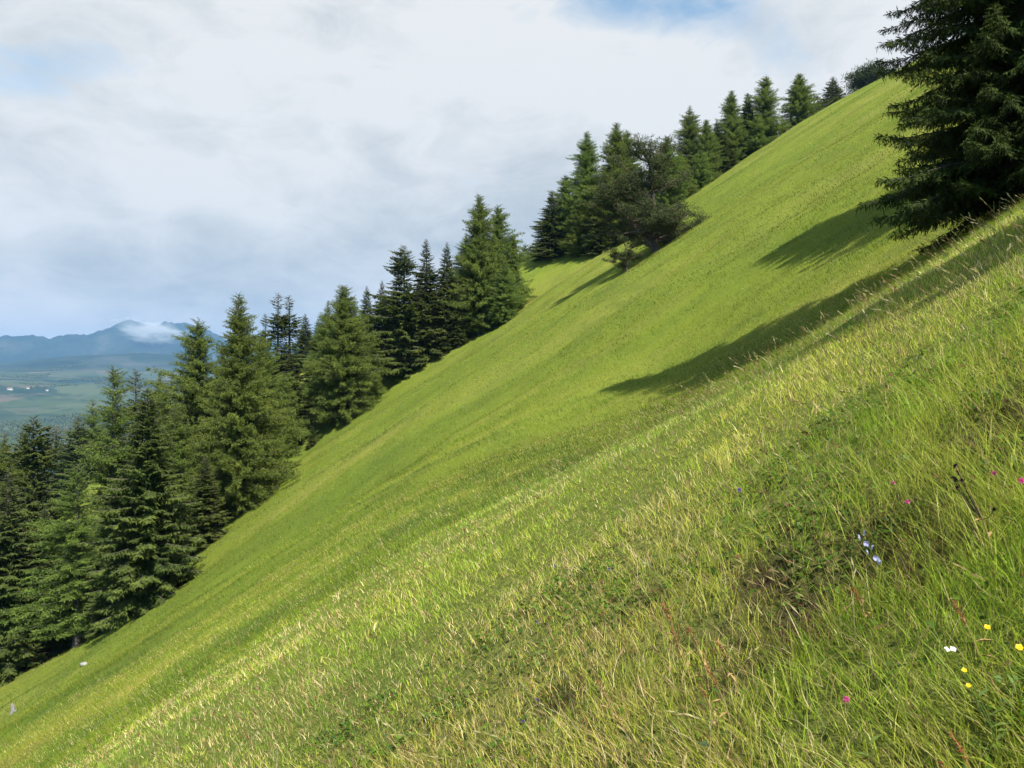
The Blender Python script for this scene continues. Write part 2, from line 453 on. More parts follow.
colr = colr * (1.6 - 0.22 * lush - 0.12 * sstep(10, 22, dn))[:, None] * (np.array([1.16, 1.02, 1.25]) - lush[:, None] * np.array([0.14, 0.0, 0.2]))
nearh = np.zeros(n)
for ox, oy, orad in HOLLOWS:
    nearh = np.maximum(nearh, sstep(1.7, 0.8, np.hypot((Xn - ox) / 1.3, Yn - oy) / orad))
dead = rng.random(n) < 0.55 * nearh
colr[dead] = np.array([[0.10, 0.06, 0.03]]) * rng.uniform(0.5, 1.6, (int(dead.sum()), 1))
colr = colr * (1.08 + (0.22 + 0.12 * sstep(2.5, 0.0, Xn)) * sstep(3.2, 6.0, dn))[:, None]  # blades painted lighter farther out and leftward, to offset shading on the slope
gm = tone_mat("grass_blades", 0.5, 0.5, 0.2)
cl = rng.uniform(0.0, 0.3, n); a = dn < 4.2; b = ~a
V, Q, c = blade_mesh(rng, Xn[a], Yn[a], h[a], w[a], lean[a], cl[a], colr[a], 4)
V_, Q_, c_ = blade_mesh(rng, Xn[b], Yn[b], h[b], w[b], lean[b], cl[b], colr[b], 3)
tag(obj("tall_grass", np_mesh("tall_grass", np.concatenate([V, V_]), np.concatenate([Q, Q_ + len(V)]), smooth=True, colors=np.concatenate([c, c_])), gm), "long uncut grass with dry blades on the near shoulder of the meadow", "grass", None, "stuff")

Xf, Yf = grass_field(rng, 520000, 12.0, 175.0, 1.75, -0.72, 0.72)
inside = (Yf < np.interp(Xf, _ex, _ey) + 8)
inside |= (np.abs(Xf - 0) < 90) & (Yf > 118)
Xf, Yf = Xf[inside], Yf[inside]; n = len(Xf)
h = rng.uniform(0.06, 0.14, n) * (0.7 + 0.6 * fbm(Xf / 3, Yf / 2, 99, 2))
w = rng.uniform(0.005, 0.009, n) * np.clip(Yf / 10.0, 1, 7)
lean = np.array([-0.35, 0.0, 0.0]) + rng.normal(0, 0.4, (n, 3)) * np.array([1, 1, 0.1])
yel = sstep(0.5, 0.7, fbm(Xf / 45, Yf / 4, 103, 3))
colr = grass_colour(rng, Xf, Yf, 0.01 + 0.14 * yel + 0.14 * sstep(126, 140, Yf) * (Xf < 30), 0.86, 1.16) * 1.12 * np.array([1.03, 0.96, 1.0]) * (1 - 0.28 * sstep(0.50, 0.70, fbm(Xf / 6, Yf / 9, 141, 3)))[:, None] * (0.82 + 0.36 * fbm(Xf / 16, Yf / 6, 161, 3))[:, None]
V, Q, c = blade_mesh(rng, Xf, Yf, h, w, lean, rng.uniform(0, 0.3, n), colr, 2)
tag(obj("meadow_grass", np_mesh("meadow_grass", V, Q, smooth=True, colors=c), gm), "short fresh grass over the open meadow slope", "grass", None, "stuff")

# low broad leaves of clover and other herbs between the blades
Xh, Yh = grass_field(rng, 50000, 1.3, 5.2, 1.1, -0.95, 0.9)
kp = rng.random(len(Xh)) < 0.08 + 1.1 * sstep(0.45, 0.65, fbm(Xh / 0.45, Yh / 0.35, 131, 3))
Xh, Yh = Xh[kp], Yh[kp]; n = len(Xh)
Gh = Geo()
po = np.stack([Xh, Yh, ground(Xh, Yh) + rng.uniform(0.01, 0.07, n) * sstep(8, 5, Yh)], -1)
td = unit(rng.normal(0, 1, (n, 3)) * np.array([1, 1, 0.45])); bd = unit(np.cross(td, np.array([0, 0, 1.0]) + rng.normal(0, 0.45, (n, 3))))
sc_ = np.clip(Yh / 4.5, 1, 1.3)
Gh.kites(po, td, bd, rng.uniform(0.018, 0.05, n) * sc_, rng.uniform(0.005, 0.012, n) * sc_, np.zeros(n), 0.2, 0.55)
ch = GREEN[rng.integers(0, 4, n)] * np.array([0.7, 0.85, 1.0]) * rng.uniform(0.7, 1.2, (n, 1))
ch[rng.random(n) < 0.10] = np.array([0.16, 0.09, 0.035])
tag(obj("meadow_herbs", np_mesh("meadow_herbs", np.concatenate(Gh.V), np.concatenate(Gh.Q), colors=np.repeat(ch, 4, axis=0)), gm), "low clover and herb leaves under the near grass", "herbs", None, "stuff")

# dry flowering stems with seed heads
Xs, Ys = grass_field(rng, 4200, 1.8, 12.5, 0.8, -0.85, 0.8)
keep = rng.random(len(Xs)) < 0.1 + 1.1 * sstep(0.42, 0.62, fbm(Xs / 1.6, Ys / 1.0, 111, 3))
Xs, Ys = Xs[keep], Ys[keep]; n = len(Xs)
h = rng.uniform(0.16, 0.36, n) * (1 - 0.25 * sstep(5, 9, Ys))
lean = np.array([-0.3, 0.05, 0]) + rng.normal(0, 0.34, (n, 3)) * np.array([1, 1, 0])
cs = STRAW[rng.integers(0, 4, n)] * rng.uniform(0.7, 1.1, (n, 1))
V1, Q1, c1 = blade_mesh(rng, Xs, Ys, h, np.full(n, 0.0018) * np.clip(Ys / 4, 1, 2.2), lean, rng.uniform(0, 0.12, n), cs, 5)
tips = V1.reshape(n, 10, 3)[:, 8]; prev = V1.reshape(n, 10, 3)[:, 6]
G = Geo()
for kk in range(5):
    td = unit(tips - prev + rng.normal(0, 0.012, (n, 3)))
    bd = unit(np.cross(td, rng.normal(0, 1, (n, 3))))
    st = prev + (tips - prev) * (0.15 + 0.22 * kk)
    G.kites(st, td, bd, rng.uniform(0.025, 0.05, n), rng.uniform(0.0016, 0.0036, n) * np.clip(Ys / 4, 1, 1.8), np.zeros(n))
V2 = np.concatenate(G.V); Q2 = np.concatenate(G.Q)
c2 = np.concatenate([np.repeat(cs * rng.uniform(0.8, 1.2, (n, 1)), 4, axis=0) for kk in range(5)])
tag(obj("dry_grass", np_mesh("dry_grass", np.concatenate([V1, V2]), np.concatenate([Q1, Q2 + len(V1)]), colors=np.concatenate([c1, c2])), gm),
    "straw coloured flowering grass stems standing above the near meadow", "grass", None, "stuff")

# ------------------------------------------------------------------ trees
M_spruce = foliage_mat("spruce_needles", (0.027, 0.049, 0.013), (0.115, 0.155, 0.031), 0.3, 0.65, 0.08, 0.3)
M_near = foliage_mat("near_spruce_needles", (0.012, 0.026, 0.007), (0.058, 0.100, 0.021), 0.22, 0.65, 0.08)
M_larch = foliage_mat("larch_needles", (0.058, 0.104, 0.02), (0.168, 0.242, 0.047), 0.42, 0.65, 0.08, 0.25)
M_pine = foliage_mat("pine_needles", (0.028, 0.042, 0.016), (0.08, 0.10, 0.034), 0.2, 0.65, 0.08)
M_bark = bark_mat("spruce_bark", (0.04, 0.032, 0.026), (0.13, 0.11, 0.09))
M_barkp = bark_mat("pine_bark", (0.045, 0.032, 0.025), (0.14, 0.10, 0.075))

def trunk_geo(rng, H, r0, bend=0.25, top=0.98, k=8):
    t = np.linspace(0, top, 14)
    off = np.cumsum(rng.normal(0, bend / 14, (14, 2)), 0); off -= off[0]
    P = np.stack([off[:, 0], off[:, 1], t * H - 0.35 * (t == 0)], -1)
    r = r0 * (1 - t) ** 0.85 + 0.012; r[0] *= 1.5; r[1] *= 1.05
    return P, r

def conifer(seed, H=22.0, R=3.2, z0=0.5, gap=0.42, per=6, kind='spruce', ragged=0.2, fine=1.0, shape=0.85, bare=0.0, lop=0.0):
    """trunk and crown meshes of one conifer, base at the origin"""
    rng = np.random.default_rng(seed)
    wood = Geo(); G = Geo()
    P, r = trunk_geo(rng, H, H * 0.0125 + 0.04)
    wood.tube(P, r, 8)
    z = z0; ws = []
    while z < H * 0.985:
        ws.append(z); z += gap * rng.uniform(0.7, 1.3) * (1.0 - 0.45 * z / H)
    larch = kind == 'larch'
    gaz = rng.uniform(0, 6.28)
    for z in ws:
        f = z / H
        nb = max(3, int(round(per * (1.0 - 0.35 * f) + rng.uniform(-1, 1))))
        a0 = rng.uniform(0, 6.28)
        # layer-by-layer swelling gives an uneven outline
        swell = 1 + ragged * (vnoise(z * 0.9, seed * 3.1, 7) - 0.5) * 2
        for b in range(nb):
            az = a0 + b * 6.283 / nb + rng.uniform(-0.35, 0.35)
            if rng.random() < bare: continue
            zw = z; z = zw + rng.uniform(-0.5, 0.5) * (gap * 2.4 if larch else gap * 0.45); z = max(z, 0.2); f = min(z / H, 0.99)
            low = min(1.0, 0.55 + 0.45 * (z - z0) / max(0.12 * H, 0.1)) if larch or bare > 0 else min(1.0, 0.8 + 0.2 * (z - z0) / max(0.06 * H, 0.1))
            L = R * max(0.02, (1 - f)) ** shape * swell * low * rng.uniform(0.62, 1.12) + 0.06
            L *= 1 + lop * math.cos(az - gaz)
            if larch:
                e0 = rad(8 + 35 * f ** 2 + rng.normal(0, 8)); e1 = rad(-6 + 30 * f + rng.normal(0, 8))
            else:
                e0 = rad(-6 + 44 * f ** 1.5 + rng.normal(0, 6)); e1 = rad(-20 + 42 * f + rng.normal(0, 7))
            nseg = 6; ts = np.linspace(0, 1, nseg + 1)
            el = e0 + (e1 - e0) * np.minimum(ts * 1.5, 1) + (rad(16) * np.clip(ts - 0.65, 0, 1) / 0.35 if not larch else 0)
            hd = np.array([math.cos(az), math.sin(az), 0.0])
            dirs = np.cos(el)[:, None] * hd + np.sin(el)[:, None] * np.array([0, 0, 1.0])
            C = np.concatenate([[[0, 0, 0]], np.cumsum(dirs[:-1] * (L / nseg), 0)])
            C = C + np.array([np.interp(z, P[:, 2], P[:, 0]), np.interp(z, P[:, 2], P[:, 1]), z])
            wood.tube(C[::2], np.linspace(0.012 + 0.012 * L, 0.006, 4), 3)
            # twigs along the branch
            sp = (0.10 if larch else 0.105) / fine
            ns = max(3, int(L / sp))
            s = np.sort(rng.uniform(0.10 if not larch else 0.06, 1.0, int(ns * 2.2)) ** 0.85)
            base = np.stack([np.interp(s, ts, C[:, k]) for k in range(3)], -1)
            tdir = np.stack([np.interp(s, ts, dirs[:, k]) for k in range(3)], -1)
            side = np.cross(hd, [0, 0, 1.0])
            sg = np.where(rng.random(len(s)) < 0.5, -1.0, 1.0)
            phi = rng.uniform(0.5, 1.25, len(s))
            d = np.cos(phi)[:, None] * tdir + (sg * np.sin(phi))[:, None] * side
            if larch:
                d[:, 2] += rng.normal(-0.1, 0.75, len(s))
                l = np.clip((0.2 + 0.6 * (1 - s)) * L * 0.35, 0.06 + 0.1 * (1 - f), 0.55) * rng.uniform(0.6, 1.2, len(s))
            else:
                d[:, 2] -= rng.uniform(0.05, 0.75, len(s)) * (0.4 + 0.6 * (1 - f))
                l = np.clip((0.16 + 0.7 * (1 - s)) * L * 0.4, 0.06 + 0.1 * (1 - f), 0.8) * rng.uniform(0.6, 1.2, len(s))
            d = unit(d)
            bt = rng.uniform(0.15, 0.65)
            tint = np.clip(bt + 0.35 * (s - 0.5) + rng.normal(0, 0.12, len(s)), 0, 1)
            up = unit(np.array([0, 0, 1.0]) + rng.normal(0, 0.45, (len(s), 3)))
            bd = unit(np.cross(d, up))
            if larch:
                nf = 4
                for q in range(nf):
                    o = base + d * (l * (q / nf))[:, None]
                    dd = unit(d + rng.normal(0, 0.7, d.shape))
                    G.kites(o, dd, unit(np.cross(dd, rng.normal(0, 1, d.shape))), l * rng.uniform(0.35, 0.7, len(s)), 0.014 + 0.05 * l / fine ** 0.3, np.clip(tint + 0.06 * q, 0, 1), 0.12)
                z = zw; f = z / H
            else:
                G.kites(base, d, bd, l, np.clip(0.13 * l + 0.022, 0.03, 0.09), tint, 0.18)
                # hanging twiglets
                o = base + d * (l * rng.uniform(0.2, 0.9, len(s)))[:, None]
                dd = unit(d * 0.6 + np.array([0, 0, -0.8]) + rng.normal(0, 0.3, d.shape))
                G.kites(o, dd, unit(np.cross(dd, rng.normal(0, 1, d.shape))), l * rng.uniform(0.4, 0.75, len(s)), 0.02 + 0.07 * l, np.clip(tint - 0.12, 0, 1), 0.1)
                dd = unit(d * 0.8 + hd * 0.5 + rng.normal(0, 0.25, d.shape))
                G.kites(o, dd, unit(np.cross(dd, up)), l * rng.uniform(0.4, 0.7, len(s)), 0.018 + 0.06 * l, np.clip(tint + 0.15, 0, 1), 0.1)
            z = zw; f = z / H
    return wood.mesh("trunk", True), G.mesh("crown")

def near_conifer(seed, H=24.0, R=4.8, z0=0.5, gap=0.45, per=7):
    """large spruce seen close: boughs with side shoots, each shoot carrying many small needle sprigs"""
    rng = np.random.default_rng(seed)
    wood = Geo(); G = Geo()
    P, r = trunk_geo(rng, H, 0.34); wood.tube(P, r, 10)
    z = z0
    while z < H * 0.98:
        f = z / H
        nb = max(3, int(round(per * (1 - 0.3 * f) + rng.uniform(-1.5, 1.5))))
        a0 = rng.uniform(0, 6.28)
        swell = 1 + 0.16 * (vnoise(z * 0.7, 4.4, 9) - 0.5) * 2
        for b in range(nb):
            az = a0 + b * 6.283 / nb + rng.uniform(-0.4, 0.4)
            L = R * (1 - f) ** 0.58 * swell * rng.uniform(0.66, 1.0) + 0.1
            e0 = rad(-2 + 40 * f ** 1.5 + rng.normal(0, 6)); e1 = rad(-26 + 45 * f + rng.normal(0, 7))
            ts = np.linspace(0, 1, 9)
            el = e0 + (e1 - e0) * np.minimum(ts * 1.4, 1) + rad(34) * np.clip(ts - 0.6, 0, 1) / 0.4
            hd = np.array([math.cos(az), math.sin(az), 0.0])
            dirs = np.cos(el)[:, None] * hd + np.sin(el)[:, None] * np.array([0, 0, 1.0])
            C = np.concatenate([[[0, 0, 0]], np.cumsum(dirs[:-1] * (L / 8), 0)]) + np.array([0, 0, z])
            wood.tube(C, np.linspace(0.010 + 0.007 * L, 0.004, 9), 4)
            mu = int(L / 0.03) + 4                                # sprigs clothing the top of the bough itself
            su = rng.uniform(0.12, 1, mu)
            ob = np.stack([np.interp(su, ts, C[:, k]) for k in range(3)], -1)
            dd = unit(np.stack([np.interp(su, ts, dirs[:, k]) for k in range(3)], -1) + rng.normal(0, 0.55, (mu, 3)) + np.array([0, 0, 0.25]))
            G.kites(ob, dd, unit(np.cross(dd, rng.normal(0, 1, (mu, 3)))), rng.uniform(0.1, 0.24, mu), rng.uniform(0.014, 0.024, mu), np.clip(0.35 + 0.5 * su + rng.normal(0, 0.12, mu), 0, 1), 0.1)
            side = np.cross(hd, [0, 0, 1.0])
            bt = rng.uniform(0.1, 0.55)
            ns = max(4, int(L / 0.115))
            for s in np.linspace(0.15, 0.99, ns):
                for sg in (-1, 1):
                    b0 = np.array([np.interp(s, ts, C[:, k]) for k in range(3)])
                    td = np.array([np.interp(s, ts, dirs[:, k]) for k in range(3)])
                    ph = rng.uniform(0.55, 1.15)
                    d = math.cos(ph) * td + sg * math.sin(ph) * side
                    d[2] -= rng.uniform(0.05, 0.5); d /= np.linalg.norm(d)
                    l = min(1.25, max(0.16, (0.14 + 0.75 * (1 - s)) * L * 0.36)) * rng.uniform(0.6, 1.2)
                    m = max(4, int(l / 0.032))
                    q = np.linspace(0.03, 1, m)
                    cur = b0 + d * (q * l)[:, None] - np.array([0, 0, 1.0]) * (0.22 * l * q ** 2)[:, None]
                    dn_ = unit(d - np.array([0, 0, 1.0]) * (0.44 * q)[:, None])
                    sd = unit(np.cross(dn_, np.array([0, 0, 1.0])))
                    for w_ in (-1, 1):
                        dd = unit(dn_ * rng.uniform(0.5, 1.0, m)[:, None] + sd * w_ * 0.75 + rng.normal(0, 0.18, (m, 3)) - np.array([0, 0, 1.0]) * rng.uniform(0, 0.7, m)[:, None])
                        bd = unit(np.cross(dd, rng.normal(0, 0.5, (m, 3)) + np.array([0, 0, 1.0])))
                        ln = rng.uniform(0.06, 0.14, m) * (0.7 + 0.5 * (1 - q))
                        G.kites(cur, dd, bd, ln, rng.uniform(0.009, 0.015, m), np.clip(bt + 0.25 * q + 0.2 * (s - 0.4) + rng.normal(0, 0.1, m), 0, 1), 0.1)
                    # pendent shoots
                    if rng.random() < 0.75:
                        mm = max(2, m // 2); q2 = rng.uniform(0.1, 0.95, mm)
                        o = b0 + d * (q2 * l)[:, None] - np.array([0, 0, 1.0]) * (0.22 * l * q2 ** 2)[:, None]
                        dd = unit(np.array([0, 0, -1.0]) + rng.normal(0, 0.28, (mm, 3)))
                        G.kites(o, dd, unit(np.cross(dd, rng.normal(0, 1, (mm, 3)))), rng.uniform(0.10, 0.26, mm), rng.uniform(0.008, 0.014, mm), np.clip(bt - 0.1 + rng.normal(0, 0.08, mm), 0, 1), 0.0)
        z += gap * rng.uniform(0.7, 1.3) * (1 - 0.3 * f)
    return wood.mesh("trunk", True), G.mesh("crown")

def pine(seed, H=12.0, R=5.0, n_limb=26, n_clump=320, low=0.22, forks=3, tuft=0.55):
    """old spreading pine: forked trunk, crooked limbs, needle tufts at the twig ends"""
    rng = np.random.default_rng(seed)
    wood = Geo(); G = Geo()
    stems = []
    for k in range(forks):
        t = np.linspace(0, 1, 10)
        ln = rng.normal(0, 0.2, 2) * (k > 0) + rng.normal(0, 0.03, 2)
        h_ = H * (0.97 if k == 0 else rng.uniform(0.5, 0.75))
        P = np.stack([ln[0] * t * H + 0.12 * np.sin(t * 5 + k), ln[1] * t * H + 0.2 * np.sin(t * 4 + 2 * k), t * h_ - 0.4 * (t == 0)], -1)
        P[:, :2] -= P[0, :2] * (1 - 0.0) - (np.array([0.3 * k, 0.15 * k]) if k else 0)
        wood.tube(P, (0.03 * H) * (1 - 0.92 * t) * (1.0 if k == 0 else 0.7), 8); stems.append(P)
    ends = []
    for i in range(n_limb):
        P = stems[i % forks]; f = rng.uniform(low, 0.98)
        p0 = np.array([np.interp(f, np.linspace(0, 1, 10), P[:, k]) for k in range(3)])
        az = i * 2.399 + rng.uniform(-0.4, 0.4)
        L = R * (math.sin(math.pi * min(1, 0.30 + 0.68 * f)) ** 0.9) * rng.uniform(0.45, 1.15) + 0.4
        e = rad(-4 + 36 * f + rng.normal(0, 9))
        t = np.linspace(0, 1, 6)
        d0 = np.array([math.cos(az) * math.cos(e), math.sin(az) * math.cos(e), math.sin(e)])
        C = p0 + d0 * (t * L)[:, None] + rng.normal(0, 0.05 * L, (6, 3)) * t[:, None] + np.array([0, 0, 0.12 * L]) * (t ** 2)[:, None]
        wood.tube(C, np.linspace(0.05 + 0.008 * H, 0.02, 6), 5)
        for q in range(max(4, n_clump // n_limb)):
            s = rng.uniform(0.25, 1.0)
            c0 = np.array([np.interp(s, t, C[:, k]) for k in range(3)])
            dv = unit(rng.normal(0, 1, 3) * np.array([1, 1, 0.55]) + np.array([0, 0, 0.3]) + d0 * 0.5)
            l = rng.uniform(0.3, 1.0) * (0.25 * R) * (1.2 - 0.5 * s)
            c1 = c0 + dv * l
            wood.tube(np.stack([c0, (c0 + c1) / 2 + rng.normal(0, 0.05, 3), c1]), [0.03, 0.02, 0.012], 3)
            ends.append((c1, dv)); ends.append(((c0 + c1) / 2, dv))
    for c1, dv in ends:
        m = 26
        dd = unit(rng.normal(0, 1, (m, 3)) + dv * 0.8 + np.array([0, 0, 0.25]))
        o = c1 + rng.normal(0, tuft * 0.35, (m, 3)) * np.array([1, 1, 0.32])
        bt = rng.uniform(0.1, 0.6)
        G.kites(o, dd, unit(np.cross(dd, rng.normal(0, 1, (m, 3)))), rng.uniform(0.16, 0.34, m) * tuft / 0.55, rng.uniform(0.02, 0.035, m), np.clip(bt + rng.normal(0, 0.12, m) + 0.25 * dd[:, 2], 0, 1), 0.0)
    return wood.mesh("trunk", True), G.mesh("crown")

PROTO = {
    # name: (trunk mesh, crown mesh, needles, bark, model height)
    'spruce_dense': (*conifer(101, 22, 6.0, 0.3, 0.36, 8, 'spruce', 0.22, shape=0.72), M_spruce, M_bark, 22.0),
    'spruce_a': (*conifer(102, 22, 4.9, 0.5, 0.38, 7, 'spruce', 0.28, shape=0.72), M_spruce, M_bark, 22.0),
    'spruce_b': (*conifer(103, 22, 5.5, 0.6, 0.38, 7, 'spruce', 0.34, lop=0.12, shape=0.74), M_spruce, M_bark, 22.0),
    'spruce_thin': (*conifer(104, 22, 3.6, 1.2, 0.38, 6, 'spruce', 0.6, bare=0.08, shape=0.58), M_spruce, M_bark, 22.0),
    'larch_a': (*conifer(201, 24, 7.0, 0.7, 0.34, 9, 'larch', 0.3, lop=0.12, shape=0.66), M_larch, M_bark, 24.0),
    'larch_b': (*conifer(202, 24, 6.0, 0.6, 0.36, 8, 'larch', 0.4, shape=0.66), M_larch, M_bark, 24.0),
    'larch_c': (*conifer(203, 22, 7.2, 0.4, 0.34, 9, 'larch', 0.3, shape=0.58, lop=-0.1), M_larch, M_bark, 22.0),
    'larch_thin': (*conifer(204, 24, 5.2, 2.0, 0.38, 7, 'larch', 0.5, bare=0.1, lop=0.25, shape=0.66), M_larch, M_bark, 24.0),
    'spruce_c': (*conifer(105, 22, 5.4, 0.4, 0.42, 7, 'spruce', 0.6, bare=0.06, lop=0.2, shape=0.62), M_spruce, M_bark, 22.0),
    'larch_d': (*conifer(205, 23, 6.4, 0.5, 0.36, 8, 'larch', 0.55, shape=0.55, lop=0.22), M_larch, M_bark, 23.0),
    'pine_old': (*pine(301, 12, 5.9, 70, 1000, 0.09, 3, 0.85), M_pine, M_barkp, 12.0),
    'pine_round': (*pine(302, 9, 4.4, 34, 520, 0.1, 1, 0.85), M_pine, M_barkp, 9.0),
    'pine_young': (*pine(303, 4, 2.4, 20, 160, 0.15, 2, 0.5), M_pine, M_barkp, 4.0),
}
NAMES = {'spruce': 'spruce_tree', 'larch': 'larch_tree', 'pine': 'pine_tree'}

def tree(proto, px, d, top, label, group=None, rot=None, wide=1.0, lean=0.0):
    tm, cm, nm, bm, H = PROTO[proto]
    u, vt = ray(px, top)
    x, y = u * d, d
    z = g1(x, y)
    hgt = vt * d - z
    s = hgt / H
    root = empty(NAMES[proto.split('_')[0]], (x, y, z))
    root.rotation_euler = (0, rad(lean), rot if rot is not None else (px * 0.737 + d * 1.3) % 6.28)
    root.scale = (s * wide, s * wide, s)
    obj("trunk", tm, bm, root); obj("crown", cm, nm, root)
    tag(root, label, "tree", group)
    print(f"TREE {proto:12s} px={px} d={d} base_py={384 - z / d * F_PX:.0f} H={hgt:.1f}")
    return root

